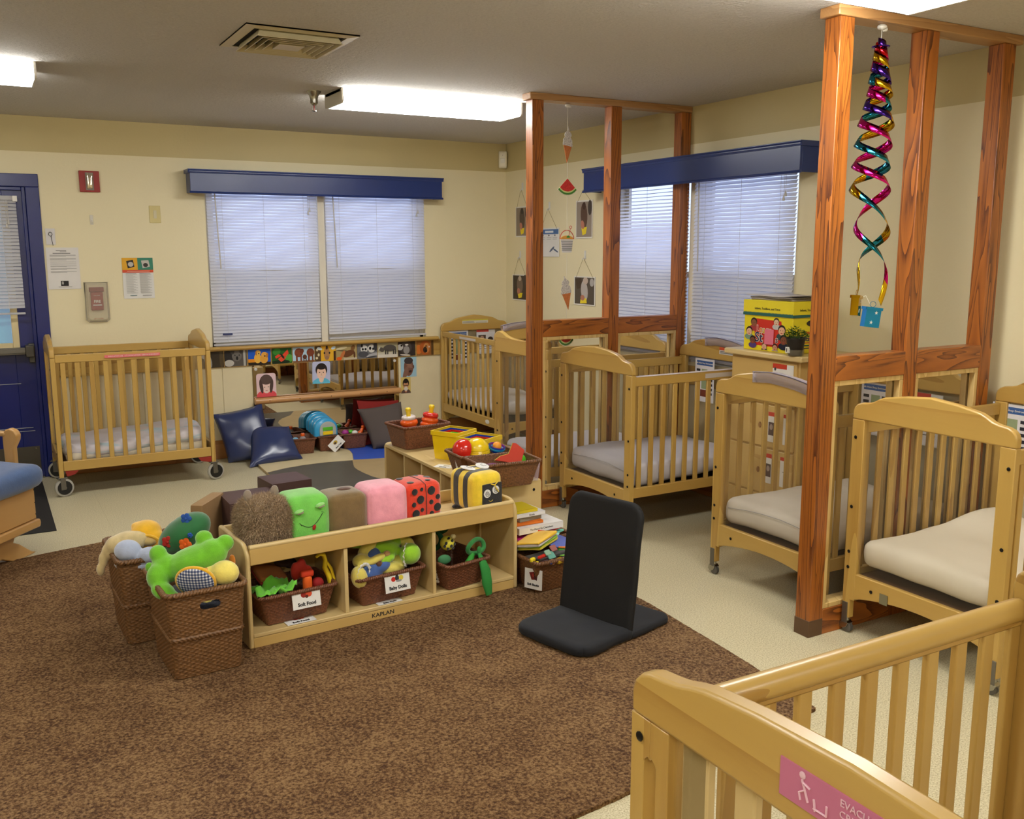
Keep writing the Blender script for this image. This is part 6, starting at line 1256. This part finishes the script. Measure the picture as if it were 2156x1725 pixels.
# ================================================================== TALL CABINET AND WHAT STANDS ON IT
e = thing('tall_cabinet', 'light birch cabinet with drawers between two cribs under the yellow box', 'cabinet', (-.43, -4.06, 0))
m = MB(); m.box(.012,.405,.03,.56,0,1.062); m.build('body', CAB['Z'], e, bevel=.003)
MB().box(-.02,.41,-.005,.60,1.062,1.095).build('top', PALE['Y'], e, bevel=.008)
zz = [.02,.30,.58,.72,.99] 
for k, (a, b) in enumerate(((.02,.28),(.29,.55),(.56,.80),(.81,1.05))):
    d_ = MB().box(.0,.014,.045,.545,a,b).build('drawer_front', CAB['Y'], e, bevel=.004)
    if k < 3: MB().lathe([(.011,0),(.010,.003)], 18, 0, Matrix.Translation((-.001,.30,(a+b)/2)) @ Matrix.Rotation(-PI/2, 4, 'Y') @ Matrix.Diagonal((1.6,1,1,1))).build('finger_hole', M('hole_shadow_wood', (150,106,56), .8), d_)
def sheet(label, y, z, w, h, shapes, x=-.0325, base=(226,222,216), nm='taped_sheet', cat='notice'):
    o = picture(nm, w, h, base, shapes, thick=.001); o.matrix_basis = Matrix.Translation((x, y, z)) @ Matrix.Rotation(-PI/2, 4, 'Z'); return tag(o, label, cat)
redhead = [('r',0,.86,.68,1,(196,62,40)),('r',.7,.87,1,1,(222,220,216)),('e',.12,.84,.05,.05,0,(60,60,64)),('r',.08,.6,.5,.74,(60,54,52)),('r',.08,.5,.9,.52,LN),('r',.08,.42,.8,.44,LN),('r',.08,.34,.86,.36,LN)]
sheet('white sheet with a red header taped to the top drawer of the tall cabinet', -3.92, .945, .155, .19, redhead, x=-.4325)
for i, (y, z, lab) in enumerate(((-3.85,.68,'upper left photo slip on the cabinet drawers, seen through the crib panel'),(-3.965,.68,'upper right white slip on the cabinet drawers, seen through the crib panel'),(-3.84,.44,'lower left photo slip on the cabinet drawers, seen through the crib panel'),(-3.955,.44,'lower right white slip on the cabinet drawers, seen through the crib panel'))):
    sheet(lab, y, z, .05, .17, [('r',0,.86,1,1,(196,62,40)),('r',.08,.22,.92,.66,(86,66,60)),('e',.5,.5,.25,.1,0,(160,140,130))] if i % 2 == 0 else [('r',0,.88,.6,1,(196,62,40)),('r',.35,.5,.7,.52,LN)], x=-.4325)
YB = M('box_yellow', (232,212,34), .5); YT = M('box_teal', (38,96,88), .5)
e = thing('storage_box', 'yellow cardboard storage box with children and red lettering on the cabinet', 'box', (-.400, -4.045, 1.096))
MB().box(0,.28,.10,.475,0,.205).build('carton', YB, e, bevel=.002); MB().box(-.006,.286,.094,.481,.198,.285).build('lid', YB, e, bevel=.002)
e.rotation_euler.z = 0
XF = Matrix.Translation((-.0006, .2875, .10)) @ Matrix.Rotation(-PI/2, 4, 'Z')
kids = [('r',.0,0,1,1,(232,212,34)),('p',[(.2,.94),(.78,.9),(.86,.1),(.24,.12)],(204,50,34))]
def kid(cx, cy, r, skin, hair, shirt): return [('e',cx,cy-r*2.1,r*1.25,r*1.3,0,shirt),('e',cx,cy+r*.35,r*.92,r*1.75,0,hair),('e',cx,cy-r*.1,r*.78,r*1.45,0,skin),('e',cx-r*.28,cy+r*.1,r*.1,r*.12,0,(40,30,28)),('e',cx+r*.28,cy+r*.1,r*.1,r*.12,0,(40,30,28)),('e',cx,cy-r*.8,r*.28,r*.2,0,(170,70,64))]
kids += kid(.2,.80,.075,(140,90,60),(40,28,22),(170,60,60))+kid(.68,.86,.065,(226,190,160),(60,44,34),(190,190,186))+kid(.8,.62,.085,(226,176,140),(40,30,24),(60,80,80))+kid(.11,.52,.075,(226,182,150),(40,28,20),(120,150,130))+kid(.85,.34,.085,(130,78,50),(24,18,18),(30,34,54))+kid(.45,.1,.06,(220,170,140),(120,84,50),(60,60,70))+kid(.68,.1,.06,(200,140,110),(50,36,28),(160,160,160))+kid(.2,.26,.07,(120,72,48),(30,22,18),(80,60,120))
kp = picture('printed_front', .365, .185, (232,212,34), kids, e, XF, .0006)
def lettering(body, size, x, z, col, ol=True, s=1.0, X0=None):
    X1 = (X0 or Matrix.Translation((-.0045, .2875, .10)) @ Matrix.Rotation(-PI/2, 4, 'Z')) @ Matrix.Translation((x, 0, z)) @ UPR
    if ol: text_mesh(body, size, M('outline_cream', (226,222,206), .6), kp, X1 @ Matrix.Translation((0,0,-.0012)), 'lettering_outline', align='LEFT', bold=.0035)
    text_mesh(body, size, pcol(col), kp, X1, 'lettering', align='LEFT', bold=.0008)
lettering('L', .052, -.085, .022, (206,50,34)); lettering('e', .052, -.062, .020, (226,120,40)); lettering('a', .052, -.036, .018, (210,170,50)); lettering('r', .052, -.008, .018, (60,140,120)); lettering('n', .052, .010, .017, (50,60,90))
lettering('St', .078, -.095, -.026, (60,54,90)); lettering('s', .05, .065, -.03, (110,40,70))
o = picture('sticky_note', .07, .085, (226,118,140), [], kp, Matrix.Translation((-.0062, .27, .083)) @ Matrix.Rotation(-PI/2, 4, 'Z'), .0006)
MB().box(-.0068,-.006,.094,.481,.198,.213).build('teal_band', YT, e, smooth=0); m = MB()
for k in range(36): y = .096+.382*k/36; m.add([(-.0067,y,.212),(-.0067,y+.0118,.212),(-.0067,y+.0059,.219)], [(0,2,1)])
m.build('teal_zigzag', YT, e, smooth=0)
text_mesh('Infants, Toddlers, and Twos', .0175, INK, e, Matrix.Translation((-.0075,.29,.238)) @ Matrix.Rotation(-PI/2, 4, 'Z') @ UPR)
MB().box(-.006,.286,.0930,.0945,.198,.213).build('teal_band', YT, e, smooth=0); text_mesh('Infants, Toddlers, and Twos', .0175, INK, e, Matrix.Translation((.14,.0925,.238)) @ UPR)
MB().lathe([(.03,0),(.03,.001)], 18, 0, Matrix.Translation((.15,.0995,.165)) @ Matrix.Rotation(PI/2, 4, 'X') @ Matrix.Diagonal((1.6,.6,1,1))).build('hand_hole', M('hand_hole_dark', (40,36,30), .8), e)
text_mesh('Learn', .03, pcol((206,80,40)), e, Matrix.Translation((.12,.0985,.115)) @ UPR, bold=.0006); text_mesh('Starts', .04, pcol((60,54,90)), e, Matrix.Translation((.13,.0985,.08)) @ UPR, bold=.0008)
for z, c in ((.055,(206,90,60)),(.04,(40,96,84)),(.025,(90,86,80))): MB().box(.05,.25,.0985,.0995,z,z+.006).build('print_line', pcol(c), e, smooth=0)
for k, (sz, z, c, rz, lab) in enumerate((((.25,.31),0,(150,140,136),.03,'grey stacked folder lying lowest on the yellow box'),((.26,.32),.010,(132,124,122),-.03,'grey folder in the middle of the papers on the yellow box'),((.27,.38),.020,(196,188,184),.0,'pale curling sheet on top of the papers on the yellow box'))):
    m = MB(); n = 12; v = []; f = []
    for j in range(n+1):
        for i in range(3): v.append(((i/2-.5)*sz[0], (j/n-.5)*sz[1], z+.002*math.sin(j*.8+k)+(.004*math.cos(j*.5) if k == 2 else 0)))
    for j in range(n):
        for i in range(2): q = j*3+i; f.append((q, q+1, q+4, q+3))
    m.add(v, f); one(m, 'paper_stack', pcol(c), lab, 'papers', (-.255, -3.755, 1.096+.286+.004), rz, 'papers on the yellow box', smooth=60, solid=.009 if k < 2 else .003)
e = thing('potted_plant', 'small green plant in a black plastic pot on the tall cabinet', 'plant', (-.425, -3.995, 1.096))
MB().lathe([(.034,0),(.037,.012),(.04,.03),(.042,.032),(.049,.088),(.052,.09),(.052,.10),(.048,.10),(.046,.085)], 24).build('pot', M('black_pot', (34,30,28), .5), e, smooth=40)
MB().lathe([(.038,.0),(.045,.004),(.047,.02),(.0465,.034),(.044,.034),(.043,.006)], 24).build('clear_saucer', glassy('clear_saucer', (190,180,150), .12, .1), e)
MB().lathe([(.044,.084),(.044,.09)], 16).build('soil', M('soil', (40,28,20), .9), e)
rnd = random.Random(11); m = MB(); v = []; f = []
for k in range(230):
    a = rnd.uniform(0, 2*PI); r = .062*math.sqrt(rnd.random()); z = .095+.055*(1-(r/.065)**2)*rnd.uniform(.4,1.15); c = Vector((r*math.cos(a), r*math.sin(a), z)); d = Vector((math.cos(a+rnd.uniform(-.8,.8)), math.sin(a+rnd.uniform(-.8,.8)), rnd.uniform(-.2,.7))).normalized(); s = d.cross(Vector((0,0,1))).normalized()*.0055; L = .02; q = len(v)
    v += [tuple(c), tuple(c+d*L*.5+s), tuple(c+d*L), tuple(c+d*L*.5-s+Vector((0,0,.002)))]; f.append((q, q+1, q+2, q+3))
m.add(v, f); m.build('foliage', M('plant_leaf', (62,104,30), .6, var=.4, vscale=60), e, smooth=0)
m = MB()
for k in range(16): a = rnd.uniform(0, 2*PI); r = rnd.uniform(.01,.05); m.tube([(0.3*r*math.cos(a),.3*r*math.sin(a),.085),(.8*r*math.cos(a),.8*r*math.sin(a),.12),(r*math.cos(a),r*math.sin(a),.14)], .001, 4)
m.build('stems', M('plant_stem', (86,110,44), .7), e)
picture('price_label', .026, .032, (226,222,216), [('r',.2,.2,.4,.8,(60,60,60))], e, Matrix.Translation((-.047,.01,.032)) @ Matrix.Rotation(-1.2, 4, 'Z'))

# ---- Safe sleep posters on crib end panels (inside faces at the wall)
def poster(label, x, y, z, w=.19, h=.29, facing='x', kind=0):
    P = [('r',.08,.84,.92,.95,(64,98,158)),('r',.35,.3,.65,.76,(150,164,128)),('r',.3,.12,.6,.28,(120,60,44))]
    for k in range(6): P += [('r',.08,.70-.105*k,.28,.755-.105*k,(52,52,60)),('r',.72,.70-.105*k,.92,.755-.105*k,(52,52,60))]
    if kind == 1: P = [('r',0,.9,.66,1,(190,60,50)),('r',.68,.9,1,1,(214,212,208)),('r',.1,.52,.5,.78,(90,70,60)),('e',.3,.66,.1,.08,0,(190,150,130)),('e',.75,.6,.14,.1,0,(70,50,44)),('r',.1,.36,.9,.38,LN),('r',.1,.28,.8,.3,LN),('r',.1,.2,.86,.22,LN)]
    o = picture('safety_poster', w, h, (226,224,228), P, thick=.001)
    o.matrix_basis = Matrix.Translation((x, y, z)) @ (Matrix.Rotation(-PI/2, 4, 'Z') if facing == 'x' else Matrix())
    tag(o, label, 'poster', 'safe sleep posters on the cribs')
    if kind == 0: text_mesh('Safe Infant Sleep Environment', w*.075, PAPER, o, Matrix.Translation((0,-.0022,h*.395)) @ UPR)
poster('Safe Infant Sleep poster on the wall-side end of the crib left of the cabinet', -.064, -2.85, .80)
poster('Safe Infant Sleep poster on the wall-side crib end behind the nearer divider', -.064, -4.24, .81)
poster('red-headed poster on the wall-side crib end behind the nearer divider', -.064, -4.55, .80, .20, .27, 'x', 1)
poster('Safe Infant Sleep poster on the wall-side end of the crib at the far right', -.064, -5.02, .80, .20, .29)
poster('Safe Infant Sleep poster on the headboard of the crib in the far corner', -.525, -.066, .80, .19, .30, 'y')
poster('red-headed poster on the headboard of the crib in the far corner', -.25, -.066, .84, .19, .22, 'y', 1)
for par, x, y, c in ((cC, .9655, .28, (206,84,50)), (cD, .9655, .42, (226,190,50)), (cE, .9655, .36, (206,84,50))):
    picture('warning_sticker', .16 if par is not cE else .10, .045, (214,208,200), [('r',0,.6,1,1,c),('r',.05,.15,.9,.25,LN),('r',.05,.35,.8,.45,LN)], par, Matrix.Translation((x, y, 1.015)) @ Matrix.Rotation(-PI/2, 4, 'Z'), .001)
picture('warning_sticker', .26, .035, (214,208,190), [('r',0,.7,1,1,(206,190,70)),('r',.02,.15,.48,.25,LN),('r',.52,.15,.95,.25,LN),('r',.02,.4,.45,.5,LN)], cB, Matrix.Translation((1.0065, .33, 1.03)) @ Matrix.Rotation(-PI/2, 4, 'Z'), .001)

# ================================================================== HANGING DECORATIONS
# paper mobile from the farther divider header
e = thing('paper_mobile', 'string of paper ice creams, melon slices and a bucket hung from the farther header', 'mobile', (-.95, -2.52, 2.56))
def cut(name, h, X, shapes_fn):
    pass
m = MB(); m.tube([(0,0,0),(.0,0,-1.45)], .0012, 5); m.build('thread', M('white_thread', (222,214,196), .8), e)
def disc(name, poly, mats_layers, z, rz=0, par=None, tilt=0):
    """layers: list of (polygon, material) each slightly proud on both faces"""
    mb = MB(); ms = []
    for i, (P, mt) in enumerate(mats_layers):
        t = .0012+.0004*i; mb.prism(P, -t, t, 'Y', i); ms.append(mt)
    o = mb.build(name, ms, e, smooth=0); o.matrix_basis = Matrix.Translation((0,0,z)) @ Matrix.Rotation(rz, 4, 'Z') @ Matrix.Rotation(tilt, 4, 'Y'); return o
def arc(cx, cy, rx, ry, a0, a1, n=14): return [(cx+rx*math.cos(math.radians(a0+(a1-a0)*k/n)), cy+ry*math.sin(math.radians(a0+(a1-a0)*k/n))) for k in range(n+1)]
CRE = M('sprinkled_white', (196,190,182), .8, var=.45, vscale=150); CONE = M('cone_orange', (196,116,60), .8, var=.15, vscale=80)
def icecream(z, rz, tilt=0):
    sc = arc(0,.01,.043,.03,-20,20,4)+arc(0,.028,.04,.03,-10,60,5)+arc(.005,.062,.026,.026,10,80,4)+[(-.008,.115)]+arc(-.006,.062,.028,.026,100,180,4)+arc(0,.028,.042,.03,130,200,5)+arc(0,.01,.045,.03,170,200,4)
    disc('ice_cream_cutout', None, [(sc, CRE), ([(-.036,.0),(.036,.0),(.004,-.105)], CONE)], z, rz, tilt=tilt)
icecream(-.255, .25, .1); icecream(-1.175, .15, -.12)
RDM, GRN_, PAL = M('melon_red', (206,50,44), .7, var=.2, vscale=90), M('melon_green', (70,130,50), .7), M('melon_pale', (206,214,140), .7)
def melon(z, rz): 
    a = lambda r, y=.05: [(0,y)]+arc(0,y,r,r,-138,-42)
    disc('melon_cutout', None, [(a(.105), M('melon_border', (214,206,180), .7)), (a(.10), GRN_), (a(.088), PAL), (a(.080), RDM)], z, rz)
melon(-.505, .1); melon(-1.46, .35)
bk = [([(-.05,.0),(.05,.0),(.036,-.085),(-.036,-.085)], M('bucket_white', (222,220,220), .7))]+[([(-.047+.0017*k,-.012-.011*k),(.047-.0017*k,-.012-.011*k),(.047-.0017*k,-.0155-.011*k),(-.047+.0017*k,-.0155-.011*k)], M('stripe_black', (50,50,56), .7)) for k in range(6)]+[(arc(0,.0,.05,.022,0,180), M('sand_orange', (222,160,70), .8)), (arc(.008,.008,.014,.014,0,180), M('shovel_green', (60,150,60), .7))]
disc('bucket_cutout', None, bk, -.83, .1); m = MB(); m.tube([(.052*math.cos(a), 0, .0+.055*math.sin(a)) for a in [PI*k/14 for k in range(15)]], .0025, 6); m.tube([(.012,0,.01),(.026,0,.065)], .0018, 6); m.tube([(.028+.008*math.cos(a),0,.074+.009*math.sin(a)) for a in [2*PI*k/10 for k in range(10)]], .0018, 6, True); o = m.build('bucket_handle', M('handle_red', (190,50,44), .6), e); o.location = (0,0,-.83)
m = MB(); m.ell((0,0,-.012), (.022,.016,.012), n=10); m.ell((.015,.004,-.016), (.014,.012,.008), n=10); m.build('tape_blob', M('tape_white', (214,208,196), .4), e)
# foil spiral from the nearer divider
e = thing('foil_spiral', 'shiny twisted foil spiral streamer hanging from the ceiling, two tiny foil gifts below', 'streamer', (-.965, -4.90, H-.042))
def foil(n, c, r=.12): return M(n, c, r, 1)
FO = {'m': foil('foil_magenta', (214,30,140)), 'g': foil('foil_gold', (214,170,30)), 'b': foil('foil_teal', (40,130,160)), 'p': foil('foil_purple', (70,40,150)), 'r': foil('foil_red', (200,30,40))}
m = MB(); m.ell((0,0,-.008), (.02,.02,.012), n=12); m.ell((.018,0,-.014), (.012,.012,.012), n=10); m.cyl((0,0,-.02),(0,0,-.085),.001,n=5); m.build('ceiling_hook', M('tape_white', (214,208,196), .4), e)
m = MB(); m.lathe([(.001,-.095),(.034,-.088),(.036,-.083)], 20); m.build('foil_cap', FO['p'], e, solid=.0006)
mo = [FO['m'], FO['g'], FO['b'], FO['p'], FO['r']]
for s, seq in ((0, [4,0,3,0,2,0,0,0,0,0,0,2,0,1]), (PI, [3,1,2,1,3,1,2,2,1,2,1,2,1,1])):
    m = MB(); v = []; f = []; mi = []; n = 340
    for k in range(n+1):
        t = k/n; z = -.07-1.05*(t**1.25); ph = s+2*PI*(5.9*(1-(1-t)**1.8))+.25*math.sin(t*23); R_ = (.020+.050*min(1, t*2.2))*(1+.22*noise.noise(Vector((t*9,s,2))))*(1-.3*max(0, t-.75)/.25); hw = (.019+.006*noise.noise(Vector((t*14,s,7))))*(1-.25*t)
        sway = .03*math.sin(t*9)*t; px_, py_ = R_*math.cos(ph)+sway, R_*math.sin(ph); tl = .35*math.sin(ph*.5)
        v += [(px_*(1-.12), py_*(1-.12), z+hw), (px_*(1+.10)+.004*math.cos(ph*2), py_*(1+.10), z-hw)]
        if k < n: f.append((2*k, 2*k+1, 2*k+3, 2*k+2)); mi.append(seq[int(t*.999*len(seq))])
    m.v, m.f, m.mi = v, f, mi; m.build('foil_ribbon', mo, e, solid=.0004, smooth=60)
for nm, c, p, rz, w, h in (('gold_gift', FO['g'], (-.058,0,-1.13), .5, .05, .085), ('blue_gift', M('foil_sky_blue', (40,140,200), .2, .8), (.015,-.02,-1.18), -.3, .07, .085)):
    m = MB(); m.box(-w/2,w/2,-.016,.016,-h/2,h/2); m.box(-w/2-.004,w/2+.004,-.02,.02,h/2-.012,h/2); m.tube([(.014*math.cos(a), 0, h/2+.012+.012*math.sin(a)) for a in [2*PI*k/12 for k in range(12)]], .0012, 5, True)
    o = m.build(nm, c, e, smooth=0); o.matrix_basis = Tm(p, rz, 0, .12)
    for dx, dz in ((.012,.02),(-.006,-.022)):
        st = [(.009*(1 if k % 2 == 0 else .4)*math.cos(PI/2+k*PI/5)+dx, .009*(1 if k % 2 == 0 else .4)*math.sin(PI/2+k*PI/5)+dz) for k in range(10)]; MB().prism(st, -.0168, -.0162, 'Y').build('star', M('silver_star', (222,222,222), .3, .5), o, smooth=0)
m = MB(); m.tube([(-.0,0,-1.09),(-.045,0,-1.10)], .0009, 5); m.tube([(-.0,0,-1.09),(.015,-.02,-1.14)], .0009, 5); m.build('thread', M('white_thread', (222,214,196), .8), e)
